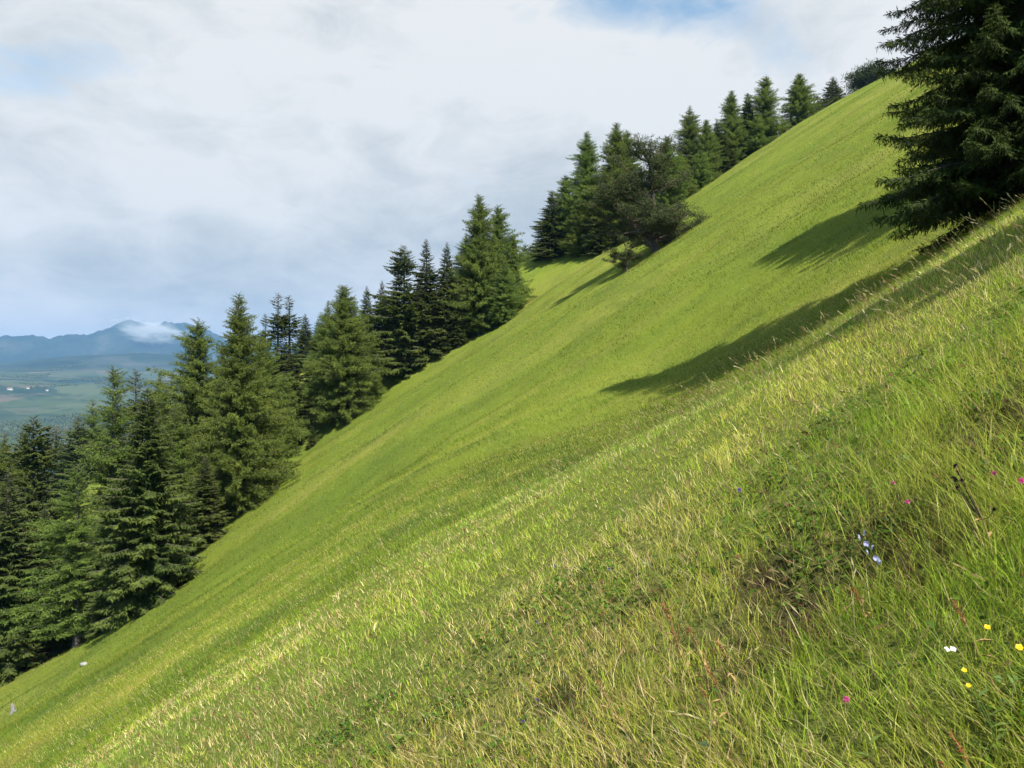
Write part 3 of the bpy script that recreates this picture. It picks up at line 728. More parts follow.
TREES = [
  # lower left
  ('spruce_dense', 148, 63, 384, "dense dark spruce standing foremost at the tree edge, its skirt on bright grass", 1.05),
  ('larch_a', 238, 80, 293, "tallest feathery larch of the lower left clump, right of the dark foremost spruce", 0.92),
  ('larch_c', 262, 90, 338, "broad pale larch whose lower boughs overhang the grass at the clump's right end", 0.95),
  ('larch_d', 201, 95, 322, "slim pointed larch rising left of the tallest larch against the mountain", 1.0),
  ('larch_thin', 113, 82, 363, "wispy larch with bare grey trunk, in front of the distant valley fields", 1.15),
  ('spruce_thin', 137, 90, 366, "thin ragged spruce with pale trunk showing, just right of the wispy larch", 1.0),
  ('larch_thin', 78, 71, 462, "low feathery larch with reddish foot, below the sunlit knoll", 1.5),
  ('spruce_b', 8, 72, 470, "dark low spruce at the picture's left edge, foot in the grass corner", 1.25),
  ('spruce_c', 33, 85, 412, "tall broad spruce with double tip near the left edge, below the valley", 0.95),
  ('larch_b', 5, 96, 432, "shadowed larch cut by the left edge, left of the double tipped spruce", 1.2),
  ('spruce_a', 57, 168, 424, "slender spruce just right of the double tipped spruce, below the fields", 1.1),
  ('spruce_a', 79, 165, 413, "small sharply pointed dark spruce above the sunlit knoll", 1.2),
  ('larch_b', 92, 170, 398, "narrow dim larch peeping out behind the wispy larch", 1.0),
  ('spruce_b', 22, 112, 428, "half hidden spruce behind the double tipped spruce", 1.1),
  ('spruce_a', 45, 76, 505, "young spruce in the dark gap under the double tipped spruce", 1.1),
  ('spruce_thin', 112, 70, 500, "sparse low spruce with dead grey limbs, between feathery larch and foremost dark spruce", 1.6),
  ('larch_b', 175, 78, 400, "larch squeezed between the foremost dark spruce and the tallest larch", 1.0),
  ('larch_b', 222, 96, 345, "pale larch tip just left of the tallest larch", 1.0),
  ('spruce_a', 205, 74, 455, "short spruce filling the skirt under the tallest larch", 1.3),
  ('spruce_b', 182, 68.5, 540, "sapling spruce at the right foot of the foremost dark spruce", 1.3),
  ('larch_d', 226, 78, 522, "sapling larch on the grass edge below the tallest larch", 1.2),
  ('spruce_c', 104, 68, 575, "sapling spruce in the shade left of the foremost dark spruce", 1.3),
  ('spruce_a', 312, 104, 425, "sapling spruce on the grass edge left of the broad bushy larch's foot", 1.4),
  ('larch_b', 396, 112, 368, "sapling larch at the foot of the left tall dark spruce", 1.4),
  ('spruce_b', 447, 114, 335, "sapling spruce at the grass edge left of the biggest larch's foot", 1.4),
  # middle row
  ('spruce_thin', 278, 112, 291, "gaunt ragged spruce with open whorls, left one of a close pair", 1.1),
  ('spruce_thin', 290, 113, 293, "gaunt ragged spruce with open whorls, right one of a close pair", 1.2),
  ('spruce_thin', 266, 118, 312, "smaller thin spruce left of the gaunt pair", 1.0),
  ('spruce_a', 305, 150, 313, "distant dark spruce in the gap right of the gaunt pair", 1.1),
  ('larch_c', 343, 106, 286, "broad bushy larch with rounded shoulders between gaunt pair and dark row", 1.0),
  ('larch_b', 328, 112, 300, "left shoulder larch crowding the broad bushy larch", 1.0),
  ('spruce_a', 367, 122, 285, "shorter spruce behind, right of the broad bushy larch", 1.0),
  ('spruce_b', 382, 123, 280, "spruce set back in the gap left of the dark twin tall spruces", 1.0),
  ('spruce_c', 404, 114, 243, "left of two tall dark spruces with sharp tips at mid row", 1.15),
  ('spruce_a', 318, 128, 318, "dim spruce filling the gap behind the left shoulder larch", 1.1),
  ('spruce_b', 355, 128, 300, "dim spruce tip behind the broad bushy larch", 1.1),
  ('larch_b', 393, 128, 296, "larch half hidden behind the left dark tall spruce", 1.0),
  ('spruce_b', 416, 128, 290, "dim spruce between and behind the twin tall spruces", 1.1),
  ('larch_d', 578, 130, 200, "low pale larch in front of the upper clump's left trees", 1.1),
  ('spruce_b', 640, 122, 165, "dark spruce pressed behind the old pine's left side", 1.1),
  ('larch_b', 680, 140, 150, "larch low behind the old pine's right shoulder", 1.2),
  ('spruce_c', 722, 158, 135, "dim low spruce under the top row's left trees", 1.2),
  ('larch_d', 757, 162, 118, "low larch filling the top row trio's base", 1.2),
  ('spruce_b', 783, 168, 118, "dark low spruce between the top row trio and its broad end larch", 1.1),
  ('larch_c', 700, 150, 150, "shaded larch at the bottom of the slim solitary larch", 1.0),
  ('larch_b', 466, 120, 232, "larch making the left shoulder of the biggest larch", 1.1),
  ('larch_c', 505, 112, 262, "low bright larch at the right foot of the biggest larch", 1.0),
  ('larch_d', 250, 84, 400, "bushy pale larch on the right flank of the tallest larch", 1.0),
  ('spruce_b', 290, 108, 352, "dark spruce under the gaunt pair", 1.3),
  ('larch_b', 372, 110, 352, "low larch at the right foot of the broad bushy larch", 1.3),
  ('spruce_a', 120, 105, 420, "shaded spruce behind the wispy larch's bare trunk", 1.2),
  ('larch_b', 160, 100, 372, "yellowish larch behind the foremost dark spruce's tip", 1.0),
  ('spruce_b', 427, 115, 238, "right of two tall dark spruces with sharp tips at mid row", 1.1),
  ('spruce_a', 447, 116, 241, "dark spruce between the tall pair and the biggest larch", 1.0),
  ('larch_a', 479, 116, 194, "biggest larch of the middle row, rising highest against grey cloud", 1.0),
  ('larch_d', 497, 118, 206, "second tip larch close on the right of the biggest larch", 1.0),
  ('larch_d', 514, 119, 234, "right hand larch sloping down beside the biggest larch", 0.8),
  ('spruce_thin', 459, 114, 285, "low spruce under the left side of the biggest larch", 1.3),
  ('larch_thin', 521, 117, 296, "sparse leaning sapling at the meadow edge right of the biggest larch", 1.6),
  ('larch_b', 537, 188, 236, "small far larch on the skyline between the two big clumps", 1.1),
  ('larch_c', 526, 196, 246, "faint far tree beside the small skyline larch", 1.0),
  # upper clump
  ('spruce_b', 552, 136, 190, "dark leftmost spruce of the upper clump, casting a shadow on yellow grass", 1.2),
  ('larch_d', 567, 138, 176, "lower larch on the upper clump's left shoulder", 1.0),
  ('larch_a', 587, 134, 131, "tall airy larch of the upper clump, left of its twin", 0.9),
  ('larch_a', 617, 128, 122, "tallest larch of the upper clump, rising left of the old pine", 0.85),
  ('larch_d', 628, 132, 131, "forked tip larch right behind the upper clump's tallest", 0.9),
  ('spruce_dense', 598, 126, 190, "dark spruce filling the upper clump's base left of the old pine", 0.95),
  ('larch_c', 667, 126, 138, "larch rising behind the old spreading pine", 0.9),
  ('pine_old', 654, 87, 144, "old dark spreading pine with thick forked brown trunk", 1.0),
  ('pine_young', 627, 84.5, 240, "small shrubby pine at the foot of the old pine", 1.0),
  ('larch_b', 690, 160, 105, "solitary slim larch left of the top row, above the old pine's right side", 1.05),
  ('larch_c', 706, 156, 120, "shorter larch between slim larch and dark top row", 0.75),
  ('spruce_a', 717, 160, 119, "narrow spruce tip just left of the dark top row", 1.0),
  ('larch_a', 732, 164, 90, "left larch of the top row's close trio", 0.95),
  ('spruce_dense', 748, 166, 92, "darkest spruce in the middle of the top row trio", 0.9),
  ('larch_d', 767, 165, 77, "tall pale larch at the right of the top row trio", 1.05),
  ('larch_c', 799, 176, 74, "broad full larch at the top row's right end by the bare meadow", 1.0),
  ('spruce_a', 833, 225, 76, "small lone conical spruce on the skyline ridge", 1.5),
  ('pine_young', 821, 214, 104, "low bush at the foot of the lone skyline spruce", 1.0),
  ('pine_round', 878, 250, 72, "rounded dark pine on the ridge crest left of the near spruce", 0.85),
  ('pine_round', 897, 256, 74, "second rounded pine half hidden behind the near spruce boughs", 0.8),
]
for i, (k, px, d, top, lab, wd) in enumerate(TREES):
    tree(k, px, d, top, lab, "conifers along the meadow edge", wide=wd * (1.28 if d > 124 else 1.05))

# the close spruce on the right and its neighbours up the slope
tm, cm = near_conifer(401, 18.0, 3.8, 0.3, 0.30, 9)
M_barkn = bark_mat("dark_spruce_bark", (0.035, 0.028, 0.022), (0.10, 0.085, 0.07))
def near_tree(x, y, s, rot, label, wide=1.0):
    root = empty("spruce_tree", (x, y, g1(x, y))); root.rotation_euler = (0, 0, rot); root.scale = (s * wide, s * wide, s)
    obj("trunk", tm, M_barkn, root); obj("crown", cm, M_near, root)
    tag(root, label, "tree", "near spruces on the right")
    return root
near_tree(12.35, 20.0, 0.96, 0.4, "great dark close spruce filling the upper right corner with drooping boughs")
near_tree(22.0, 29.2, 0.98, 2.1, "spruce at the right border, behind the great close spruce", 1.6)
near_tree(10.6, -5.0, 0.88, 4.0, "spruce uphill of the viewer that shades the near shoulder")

# ------------------------------------------------------------------ small things on the meadow
M_petal = {k: plain_mat(k + "_petals", c, 0.5, 0.35) for k, c in dict(yellow=(0.75, 0.5, 0.02), white=(0.8, 0.8, 0.76), pink=(0.62, 0.10, 0.30), blue=(0.42, 0.42, 0.66), violet=(0.13, 0.1, 0.36), rust=(0.27, 0.095, 0.035), dark=(0.035, 0.02, 0.03)).items()}
M_stem = plain_mat("flower_stems", (0.1, 0.15, 0.03), 0.6, 0.2)
M_dry = plain_mat("dry_stems", (0.3, 0.2, 0.08), 0.7)

def petals(G, c, axis, n, L, W, open_=0.9, seed=0):
    rng = np.random.default_rng(seed)
    axis = unit(np.asarray(axis, float)); a = unit(np.cross(axis, [0.3, 0.9, 0.1])); b = np.cross(axis, a)
    th = np.arange(n) * 2 * math.pi / n + rng.uniform(0, 1)
    T = unit(np.cos(th)[:, None] * a + np.sin(th)[:, None] * b + axis * (1 - open_))
    B = unit(np.cross(T, axis))
    G.kites(np.repeat([c], n, 0), T, B, np.full(n, L) * rng.uniform(0.85, 1.1, n), np.full(n, W), np.full(n, 0.5), 0.0, 0.6)

def stem_pts(x, y, z, h, lx, ly, k=6):
    t = np.linspace(0, 1, k)
    return np.stack([x * 0 + lx * h * t ** 1.7, ly * h * t ** 1.7, h * t - 0.02 * (t == 0)], -1)

def flower(name, px, py, kind, h, size, label, cat, group, lean=(-0.3, 0.0), seed=1):
    size *= 0.72
    above = h * 0.95
    u, v = ray(px, py)
    X, Y, Z = hit(px, py, above)
    bx, by = X - lean[0] * h, Y - lean[1] * h
    bz = g1(bx, by)
    h = v * Y - bz                                           # so that the head really ends where it is seen
    root = empty(name, (bx, by, bz))
    S = stem_pts(0, 0, 0, h, lean[0] * (X - bx) / (lean[0] * h + 1e-9) if abs(lean[0]) > 1e-6 else 0, lean[1], 7)
    g = Geo(); g.tube(S, np.linspace(0.0016, 0.0011, 7), 5)
    rng = np.random.default_rng(seed)
    for q in range(3):
        i = 1 + q
        td = unit(np.array([[rng.normal(), rng.normal(), 0.7]])); g.kites(S[i:i + 1], td, unit(np.cross(td, [[0, 0, 1.0]])), [0.06], [0.006], [0.5], 0.3)
    obj("stem", g.mesh("stem"), M_dry if kind in ('rust', 'dark') else M_stem, root)
    tip = S[-1]; ax = unit(np.array([-0.2, -0.6, 0.8]))
    b = Geo()
    if kind == 'yellow':
        petals(b, tip, ax, 5, size, size * 0.5, 0.75, seed); petals(b, tip, ax, 5, size * 0.6, size * 0.35, 0.5, seed + 1)
    elif kind == 'white':
        for k, az in enumerate((0.1, 0.9, 2.3, 3.1, 3.9, 5.4)):
            td = unit(np.array([[math.cos(az), 0.3 * math.sin(az), 0.35]])); b.kites(np.array([tip]), td, unit(np.cross(td, [[0.1, -0.7, 0.7]])), [size], [size * 0.42], [0.5], 0.05, 0.6)
    elif kind == 'pink' or kind == 'violet':
        m = 60; dd = unit(rng.normal(0, 1, (m, 3)) + np.array([0, 0, 0.5]))
        b.kites(np.repeat([tip], m, 0), dd, unit(np.cross(dd, rng.normal(0, 1, (m, 3)))), rng.uniform(0.6, 1.0, m) * size, np.full(m, size * 0.14), np.full(m, 0.5), 0.0, 0.7)
    elif kind == 'blue':
        for q in range(7):
            f = 1 - q * 0.055; p = np.array([np.interp(f, np.linspace(0, 1, 7), S[:, k]) for k in range(3)])
            az = q * 2.2; o = p + np.array([math.cos(az), math.sin(az), -0.3]) * size * 0.8
            petals(b, o, (math.cos(az), math.sin(az) - 0.4, -0.25), 5, size, size * 0.42, 0.45, seed + q)
    elif kind == 'rust':
        m = 70; f = rng.uniform(0.72, 1, m); p = np.stack([np.interp(f, np.linspace(0, 1, 7), S[:, k]) for k in range(3)], -1)
        dd = unit(rng.normal(0, 1, (m, 3)) + np.array([0, 0, 0.6]))
        b.kites(p + rng.normal(0, size * 0.25, (m, 3)), dd, unit(np.cross(dd, rng.normal(0, 1, (m, 3)))), rng.uniform(0.4, 0.8, m) * size, np.full(m, size * 0.2), np.full(m, 0.5), 0, 0.5)
    elif kind == 'dark':
        for q in range(7):
            f = rng.uniform(0.55, 1); p = np.array([np.interp(f, np.linspace(0, 1, 7), S[:, k]) for k in range(3)]) + rng.normal(0, 0.03, 3) * np.array([1, 0.5, 0.4])
            if q == 0: p = tip
            b.tube(np.stack([S[3], (S[3] + p) / 2 + np.array([0, 0, -0.01]), p]), [0.0012, 0.001, 0.001], 4)
            m = 26; dd = unit(rng.normal(0, 1, (m, 3)) + np.array([0, 0, 0.4]))
            b.kites(np.repeat([p], m, 0), dd, unit(np.cross(dd, rng.normal(0, 1, (m, 3)))), rng.uniform(0.6, 1, m) * size, np.full(m, size * 0.22), np.full(m, 0.5), 0, 0.6)
    obj("bloom", b.mesh("bloom"), M_petal[kind], root)
    tag(root, label, cat, group)
    return root

FLOWERS = [
  ("white_flower", 950, 650, 'white', 0.30, 0.020, "single white blossom in deep grass, lower right", None),
  ("yellow_flower", 987, 627, 'yellow', 0.29, 0.011, "yellow flower up and right of the white blossom", "yellow flowers"),
  ("yellow_flower", 1019, 647, 'yellow', 0.29, 0.013, "yellow flower at the right border, level with the white blossom", "yellow flowers"),
  ("yellow_flower", 964, 670, 'yellow', 0.27, 0.009, "small yellow flower just under the white blossom", "yellow flowers"),
  ("yellow_flower", 968, 685, 'yellow', 0.25, 0.009, "lowest small yellow flower below the white blossom", "yellow flowers"),
  ("bellflower", 860, 532, 'blue', 0.36, 0.016, "pale blue bellflower spike above the dark hollow", None),
  ("clover_flower", 846, 699, 'pink', 0.28, 0.014, "magenta clover head low in the foreground grass", "pink clover heads"),
  ("clover_flower", 893, 483, 'pink', 0.30, 0.014, "dull pink clover head up and left of a flat pink one", "pink clover heads"),
  ("clover_flower", 907, 502, 'pink', 0.29, 0.016, "flattened pink clover head right above the bellflower", "pink clover heads"),
  ("clover_flower", 994, 473, 'pink', 0.30, 0.014, "faint pink clover head right of the dark budded stalk", "pink clover heads"),
  ("clover_flower", 1021, 481, 'pink', 0.30, 0.018, "bright magenta clover head touching the right border", "pink clover heads"),
  ("thistle_stalk", 955, 466, 'dark', 0.42, 0.014, "dark budded dry stalk standing in the right hand grass", None),
  ("sorrel_stalk", 662, 603, 'rust', 0.28, 0.022, "rusty sorrel tuft uppermost in the central foreground", "rusty sorrel tufts"),
  ("sorrel_stalk", 670, 627, 'rust', 0.27, 0.016, "rusty sorrel sprig just under the uppermost tuft", "rusty sorrel tufts"),
  ("sorrel_stalk", 688, 626, 'rust', 0.27, 0.014, "rusty sorrel sprig right of the one under the uppermost tuft", "rusty sorrel tufts"),
  ("sorrel_stalk", 717, 640, 'rust', 0.28, 0.017, "orange rusty sorrel tuft tallest in the central foreground", "rusty sorrel tufts"),
  ("sorrel_stalk", 706, 666, 'rust', 0.28, 0.018, "slim rusty sorrel head below the tallest tuft", "rusty sorrel tufts"),
  ("sorrel_stalk", 697, 681, 'rust', 0.24, 0.012, "rusty seed head on a bent straw, lower centre", "rusty sorrel tufts"),
  ("sorrel_stalk", 852, 588, 'rust', 0.16, 0.016, "orange brown dock head in the dark hollow", "rusty sorrel tufts"),
  ("sorrel_stalk", 952, 600, 'rust', 0.28, 0.016, "rusty head up from the white blossom", "rusty sorrel tufts"),
  ("sorrel_stalk", 950, 732, 'rust', 0.28, 0.014, "rusty head low down under the white blossom", "rusty sorrel tufts"),
  ("sorrel_stalk", 940, 763, 'rust', 0.28, 0.014, "orange rusty head touching the lower border", "rusty sorrel tufts"),
  ("sorrel_stalk", 597, 680, 'rust', 0.27, 0.012, "rusty speck of sorrel left of the bent straw head", "rusty sorrel tufts"),
  ("violet_flower", 555, 566, 'violet', 0.26, 0.013, "tiny violet flower left one of the upper two", "tiny violet flowers"),
  ("violet_flower", 609, 569, 'violet', 0.26, 0.013, "tiny violet flower right one of the upper two", "tiny violet flowers"),
  ("violet_flower", 537, 622, 'violet', 0.26, 0.011, "tiny blue violet flower by itself in the yellowish centre grass", "tiny violet flowers"),
  ("violet_flower", 537, 700, 'violet', 0.25, 0.011, "tiny violet flower upper of a pair near the lower border", "tiny violet flowers"),
  ("violet_flower", 523, 721, 'violet', 0.25, 0.011, "tiny violet flower lower of a pair near the lower border", "tiny violet flowers"),
  ("violet_flower", 739, 490, 'violet', 0.26, 0.018, "tiny violet flower highest up on the near shoulder", "tiny violet flowers"),
]
for i, (nm, px, py, kind, h, sz, lab, grp) in enumerate(FLOWERS):
    flower(nm, px, py, kind, h, sz, lab, "plant" if kind in ('rust', 'dark') else "flower", grp, (-0.28, 0.02), 31 + i)

# grey weathered stump and a pale stone low on the slope
M_grey = bark_mat("weathered_wood", (0.10, 0.09, 0.085), (0.24, 0.22, 0.21))
M_rock = plain_mat("pale_stone", (0.24, 0.23, 0.21), 0.9, 0, 0.35, 9)
x, y, z = hit(13, 713)
st = empty("tree_stump", (x, y, z))
rng = np.random.default_rng(77)
g = Geo(); t = np.linspace(0, 1, 7)
ring = np.stack([0.03 * np.sin(t * 4) - 0.06 * t, 0.02 * t, t * 0.62 - 0.15 * (t == 0)], -1)
g.tube(ring, 0.17 * (1 - 0.55 * t) + 0.03 * np.array([2, 0.5, 0, 0.4, 0, 0.3, -0.8]), 9); obj("snag", g.mesh("snag", False), M_grey, st)
g = Geo(); t5 = np.linspace(0, 1, 5)
g.tube(np.stack([0.1 + 0.35 * t5, -0.05 - 0.1 * t5, 0.05 + 0.13 * t5 + 0.05 * np.sin(t5 * 5)], -1), [0.13, 0.12, 0.1, 0.09, 0.02], 8); obj("root", g.mesh("root", False), M_grey, st)
tag(st, "grey weathered broken stump low on the open slope at left border", "tree stump")
x, y, z = hit(84, 665)
def rock(name, r, seed, label):
    rng = np.random.default_rng(seed)
    nu, nv = 14, 9
    th = np.linspace(0, 2 * math.pi, nu, endpoint=False); ph = np.linspace(-1.45, 1.45, nv)
    TH, PH = np.meshgrid(th, ph, indexing='ij')
    D = np.stack([np.cos(PH) * np.cos(TH), np.cos(PH) * np.sin(TH), np.sin(PH)], -1)
    rr = r * (0.75 + 0.5 * vnoise(D[..., 0] * 1.7 + 5, D[..., 1] * 1.7 + D[..., 2] * 2.3, seed))
    Vv = (D * rr[..., None] * np.array([1.5, 1.0, 0.75])).reshape(-1, 3)
    i = np.arange(nu)[:, None]; j = np.arange(nv - 1)[None]; ii = (i + 1) % nu
    Qq = np.stack([i * nv + j, ii * nv + j, ii * nv + j + 1, i * nv + j + 1], -1).reshape(-1, 4)
    return tag(obj(name, np_mesh(name, Vv, Qq), M_rock, None, (x, y, z + r * 0.3)), label, "rock")
rock("boulder", 0.18, 9, "pale stone lying alone on the lower green slope")

# farmhouses across the valley
M_wall = plain_mat("house_wall", (0.5, 0.48, 0.44), 0.9, 0, 0.05, 0.2); M_roof = plain_mat("house_roof", (0.2, 0.13, 0.1), 0.9, 0, 0.1, 0.3)
def house(px, py, d, w, dp, h, rot, label):
    u, v = ray(px, py); x, y = u * d, d; z = g1(x, y)
    root = empty("farmhouse", (x, y, z)); root.rotation_euler = (0, 0, rot)
    a, b = w / 2, dp / 2
    Vw = np.array([[-a, -b, -4], [a, -b, -4], [a, b, -4], [-a, b, -4], [-a, -b, h], [a, -b, h], [a, b, h], [-a, b, h], [-a, 0, h + dp * 0.3], [a, 0, h + dp * 0.3]])
    g = Geo(); g.add(Vw, [[0, 1, 5, 4], [2, 3, 7, 6], [1, 2, 6, 5], [3, 0, 4, 7]], [[4, 8, 7], [5, 6, 9]]); obj("wall", g.mesh("wall"), M_wall, root)
    e = 1.2; zr = h + dp * 0.3 + 0.3; zl = h - e * 0.6 + 0.3
    Vr = np.array([[-a - e, -b - e, zl], [a + e, -b - e, zl], [a + e, 0, zr], [-a - e, 0, zr], [-a - e, b + e, zl], [a + e, b + e, zl]])
    Vr = np.concatenate([Vr, Vr + np.array([0, 0, 0.5])])
    g = Geo(); g.add(Vr, [[0, 1, 2, 3], [3, 2, 5, 4], [6, 9, 8, 7], [9, 10, 11, 8], [0, 6, 7, 1], [4, 5, 11, 10], [0, 3, 9, 6], [3, 4, 10, 9], [1, 7, 8, 2], [2, 8, 11, 5]]); obj("roof", g.mesh("roof"), M_roof, root)
    tag(root, label, "house", "farmhouses across the valley")
def far_hit(px, py):
    u, v = ray(px, py); d = np.arange(1500, 11000, 5.0)
    b = v * d < ground(u * d, d)
    return float(d[np.argmax(b)]) if b.any() else 5200.0
for px, py, w, dp, h, rot, lab in [(10, 390, 26, 12, 8, 0.1, "largest white farmhouse far across the valley, leftmost"), (28, 389, 13, 10, 6, 0.5, "grey white farmhouse across the valley, middle of three"), (47, 391, 12, 9, 6, -0.3, "smallest farmhouse across the valley, rightmost of three")]:
    d = far_hit(px, py); print("HOUSE", px, d)
    house(px, py, d, w, dp, h, rot, lab)

# distant woods on the valley side: far too many to count
rng = np.random.default_rng(91)
n = 60000
u = rng.uniform(-0.72, -0.2, n); d = np.sqrt(rng.uniform(1900 ** 2, 7600 ** 2, n))
X, Y = u * d, d
k = fbm(X / 420, Y / 750, 121, 4) + 0.25 * sstep(3000, 2200, Y)
sel = k > 0.62
X, Y = X[sel], Y[sel]; Z = ground(X, Y); n = len(X)
hh = rng.uniform(7, 15, n); rr = hh * rng.uniform(0.22, 0.4, n)
ang = np.arange(5) * 2 * math.pi / 5
ring0 = np.stack([X[:, None] + rr[:, None] * np.cos(ang), Y[:, None] + rr[:, None] * np.sin(ang), np.repeat((Z + 0.12 * hh)[:, None], 5, 1)], -1)
V = np.concatenate([ring0, np.stack([X, Y, Z + hh], -1)[:, None], np.stack([X, Y, Z - 2], -1)[:, None]], 1)
b = np.arange(n)[:, None, None] * 7; j = np.arange(5); jn = (j + 1) % 5
T = np.concatenate([b + np.stack([j, jn, np.full(5, 5)], -1)[None], b + np.stack([jn, j, np.full(5, 6)], -1)[None]], 1).reshape(-1, 3)
tag(obj("distant_woods", np_mesh("distant_woods", V.reshape(-1, 3), None, T, tint=np.repeat(rng.uniform(0, 0.6, n), 7)), M_spruce), "dark woods scattered over the far valley side", "woods", None, "stuff")

# ------------------------------------------------------------------ haze
m, nt, out = new_mat("haze_air")
pv = N(nt, "ShaderNodeVolumePrincipled")
pv.inputs["Color"].default_value = (0.235, 0.44, 0.76, 1); pv.inputs["Density"].default_value = 6.4e-5; pv.inputs["Anisotropy"].default_value = 0.0
nt.links.new(pv.outputs[0], out.inputs["Volume"])
zl, zh, hw = -700.0, 900.0, 15000.0
bx = np.array([[sx * hw, sy * hw, zz] for zz in (zl, zh) for sx, sy in ((-1, -1), (1, -1), (1, 1), (-1, 1))])
bq = [[3, 2, 1, 0], [4, 5, 6, 7], [0, 1, 5, 4], [1, 2, 6, 5], [2, 3, 7, 6], [3, 0, 4, 7]]
tag(obj("haze", np_mesh("haze", bx, bq), m), "thin bluish air over the valley", None, None, "stuff")

# the cloud resting on the summit
m, nt, out = new_mat("summit_cloud")
tcx = N(nt, "ShaderNodeTexCoord"); ob = tcx.outputs["Object"]
ln = N(nt, "ShaderNodeVectorMath", operation='LENGTH'); nt.links.new(ob, ln.inputs[0])
nz = noise(nt, ob, 2.3, 6, 0.6, 0.3)
dens = math_node(nt, 'SUBTRACT', math_node(nt, 'MULTIPLY_ADD', nz, 3.0, -0.95), math_node(nt, 'POWER', ln.outputs["Value"], 2.0), clamp=True)
vs = N(nt, "ShaderNodeVolumePrincipled"); vs.inputs["Color"].default_value = (0.97, 0.97, 0.97, 1); vs.inputs["Anisotropy"].default_value = 0.2
nt.links.new(math_node(nt, 'MULTIPLY', dens, 0.0065), vs.inputs["Density"]); nt.links.new(vs.outputs[0], out.inputs["Volume"])
bm_ = Geo(); tt = np.linspace(0, 2 * math.pi, 25)[:-1]; pp = np.linspace(-math.pi / 2 + 0.01, math.pi / 2 - 0.01, 13)
TT, PP = np.meshgrid(tt, pp, indexing='ij'); i = np.arange(24)[:, None] * 13; j = np.arange(12)[None]; i2 = (np.arange(24)[:, None] + 1) % 24 * 13
bm_.add(np.stack([np.cos(PP) * np.cos(TT), np.cos(PP) * np.sin(TT), np.sin(PP)], -1).reshape(-1, 3), np.stack([i + j, i2 + j, i2 + j + 1, i + j + 1], -1).reshape(-1, 4))
cl_ = obj("summit_cloud", bm_.mesh("summit_cloud", True), m)
u_, v_ = ray(150, 331); cl_.location = (u_ * 9500, 9500, v_ * 9500); cl_.scale = (560, 380, 190); cl_.rotation_euler = (0, rad(8), 0)
tag(cl_, "small white cloud resting on the mountain summit", "cloud", None, "stuff")

# ------------------------------------------------------------------ light and sky
sun_az, sun_el = rad(154), rad(50)           # azimuth clockwise from straight ahead
sdir = Vector((math.sin(sun_az) * math.cos(sun_el), math.cos(sun_az) * math.cos(sun_el), math.sin(sun_el)))
sl = bpy.data.lights.new("sun", 'SUN'); sl.energy = 5.0; sl.angle = rad(0.55); sl.color = (1.0, 0.955, 0.88)
so = bpy.data.objects.new("sun", sl); COL.objects.link(so); so.rotation_euler = (-sdir).to_track_quat('-Z', 'Y').to_euler()

w = bpy.data.worlds.new("World"); scene.world = w; w.use_nodes = True
nt = w.node_tree; nt.nodes.clear()
out = N(nt, "ShaderNodeOutputWorld")
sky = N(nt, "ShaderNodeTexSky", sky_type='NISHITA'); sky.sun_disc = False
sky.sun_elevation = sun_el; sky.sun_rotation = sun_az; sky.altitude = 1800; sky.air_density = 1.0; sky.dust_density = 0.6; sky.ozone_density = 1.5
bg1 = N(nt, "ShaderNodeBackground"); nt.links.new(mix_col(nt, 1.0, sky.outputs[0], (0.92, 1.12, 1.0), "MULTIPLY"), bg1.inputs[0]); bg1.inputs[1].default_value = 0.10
tc = N(nt, "ShaderNodeTexCoord"); D = tc.outputs["Generated"]
sp = N(nt, "ShaderNodeSeparateXYZ"); nt.links.new(D, sp.inputs[0])
# clouds as a flat deck seen in perspective
zz = math_node(nt, 'ADD', math_node(nt, 'MAXIMUM', sp.outputs[2], 0.0), 0.22)
cv = N(nt, "ShaderNodeCombineXYZ")
nt.links.new(math_node(nt, 'DIVIDE', sp.outputs[0], zz), cv.inputs[0]); nt.links.new(math_node(nt, 'DIVIDE', sp.outputs[1], zz), cv.inputs[1])
nA = noise(nt, cv.outputs[0], 1.1, 9, 0.58, 0.4)
nB = noise(nt, cv.outputs[0], 2.6, 8, 0.6, 0.2)
stv = N(nt, "ShaderNodeMapping"); stv.inputs["Scale"].default_value = (3.0, 3.0, 6.0); nt.links.new(D, stv.inputs[0])
nC = noise(nt, stv.outputs[0], 1.0, 8, 0.58, 0.3)
nD = noise(nt, stv.outputs[0], 3.2, 9, 0.62, 0.6)
def blob(px, py, rx, ry):
    """soft patch of sky around a direction (tangent-plane ellipse)"""
    u0, v0 = ray(px, py); rx /= F_PX; ry /= F_PX
    yy = math_node(nt, 'MAXIMUM', sp.outputs[1], 0.05)
    uu = math_node(nt, 'DIVIDE', sp.outputs[0], yy); vv = math_node(nt, 'DIVIDE', sp.outputs[2], yy)
    a = math_node(nt, 'POWER', math_node(nt, 'ABSOLUTE', math_node(nt, 'DIVIDE', math_node(nt, 'SUBTRACT', uu, u0), rx)), 2.0)
    b = math_node(nt, 'POWER', math_node(nt, 'ABSOLUTE', math_node(nt, 'DIVIDE', math_node(nt, 'SUBTRACT', vv, v0), ry)), 2.0)
    e = math_node(nt, 'POWER', 2.718, math_node(nt, 'MULTIPLY', math_node(nt, 'ADD', a, b), -1.0))
    return e
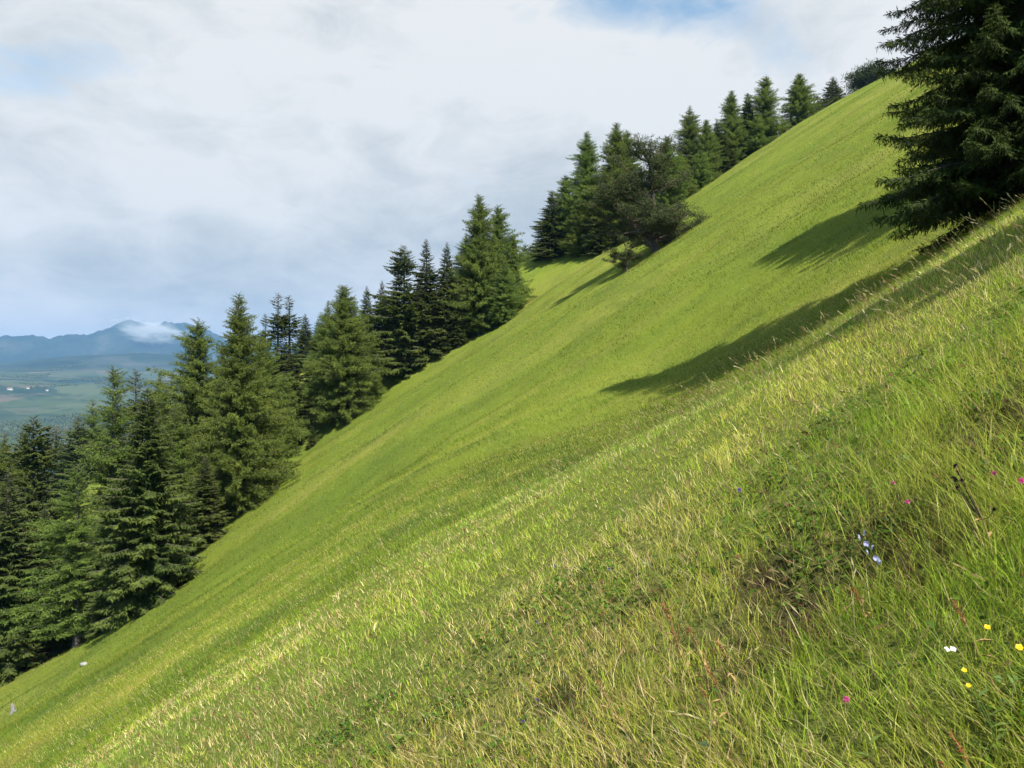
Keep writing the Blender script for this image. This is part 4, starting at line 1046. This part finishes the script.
# cover: nearly closed ahead, broken behind
front = N(nt, "ShaderNodeMapRange"); nt.links.new(sp.outputs[1], front.inputs[0])
front.inputs[1].default_value = -0.2; front.inputs[2].default_value = 0.55; front.inputs[3].default_value = -0.12; front.inputs[4].default_value = 0.42
hole = math_node(nt, 'ADD', math_node(nt, 'MULTIPLY', blob(640, 4, 150, 42), 0.40), math_node(nt, 'MULTIPLY', blob(40, 70, 95, 40), 0.30))
hole = math_node(nt, 'ADD', hole, math_node(nt, 'MULTIPLY', blob(790, 60, 60, 40), 0.22))
cov = math_node(nt, 'SUBTRACT', math_node(nt, 'ADD', math_node(nt, 'MULTIPLY_ADD', nA, 0.9, math_node(nt, 'MULTIPLY_ADD', nB, 0.35, math_node(nt, 'MULTIPLY_ADD', nD, 0.5, -0.25))), front.outputs[0]), hole)
cov = math_node(nt, 'MULTIPLY', math_node(nt, 'SUBTRACT', cov, 0.56), 3.2, clamp=True)
# grey undersides
dk = math_node(nt, 'ADD', math_node(nt, 'MULTIPLY', blob(300, 262, 240, 48), 0.6), math_node(nt, 'MULTIPLY', blob(540, 215, 150, 55), 0.55))
dk = math_node(nt, 'ADD', dk, math_node(nt, 'MULTIPLY', blob(60, 285, 160, 26), 0.28))
dk = math_node(nt, 'ADD', dk, math_node(nt, 'MULTIPLY', blob(40, 110, 200, 70), 0.2))
dk = math_node(nt, 'ADD', dk, math_node(nt, 'MULTIPLY', math_node(nt, 'SUBTRACT', nC, 0.5), 2.4))
dk = math_node(nt, 'ADD', dk, math_node(nt, 'ADD', math_node(nt, 'MULTIPLY', math_node(nt, 'SUBTRACT', nB, 0.5), 0.6), math_node(nt, 'MULTIPLY', math_node(nt, 'SUBTRACT', nD, 0.5), 1.7)), clamp=True)
CS = 0.88
cc = mix_col(nt, dk, tuple(CS * v for v in (0.465, 0.47, 0.468)), tuple(CS * v for v in (0.272, 0.303, 0.318)))
bg2 = N(nt, "ShaderNodeBackground"); nt.links.new(cc, bg2.inputs[0]); bg2.inputs[1].default_value = 1.0
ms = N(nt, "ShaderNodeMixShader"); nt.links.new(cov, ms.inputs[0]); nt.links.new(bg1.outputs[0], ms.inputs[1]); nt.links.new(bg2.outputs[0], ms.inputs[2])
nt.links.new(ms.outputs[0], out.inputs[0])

# ------------------------------------------------------------------ render settings
scene.view_settings.view_transform = 'Standard'; scene.view_settings.look = 'None'
scene.view_settings.exposure = 1.1; scene.view_settings.gamma = 1.0
scene.render.engine = 'CYCLES'
c = scene.cycles
c.max_bounces = 6; c.diffuse_bounces = 3; c.glossy_bounces = 2; c.transmission_bounces = 3; c.transparent_max_bounces = 8; c.volume_bounces = 2
c.use_adaptive_sampling = True; c.adaptive_threshold = 0.015
c.use_denoising = True; c.denoiser = 'OPENIMAGEDENOISE'; c.denoising_input_passes = 'RGB_ALBEDO_NORMAL'; c.denoising_prefilter = 'ACCURATE'
c.sample_clamp_indirect = 6
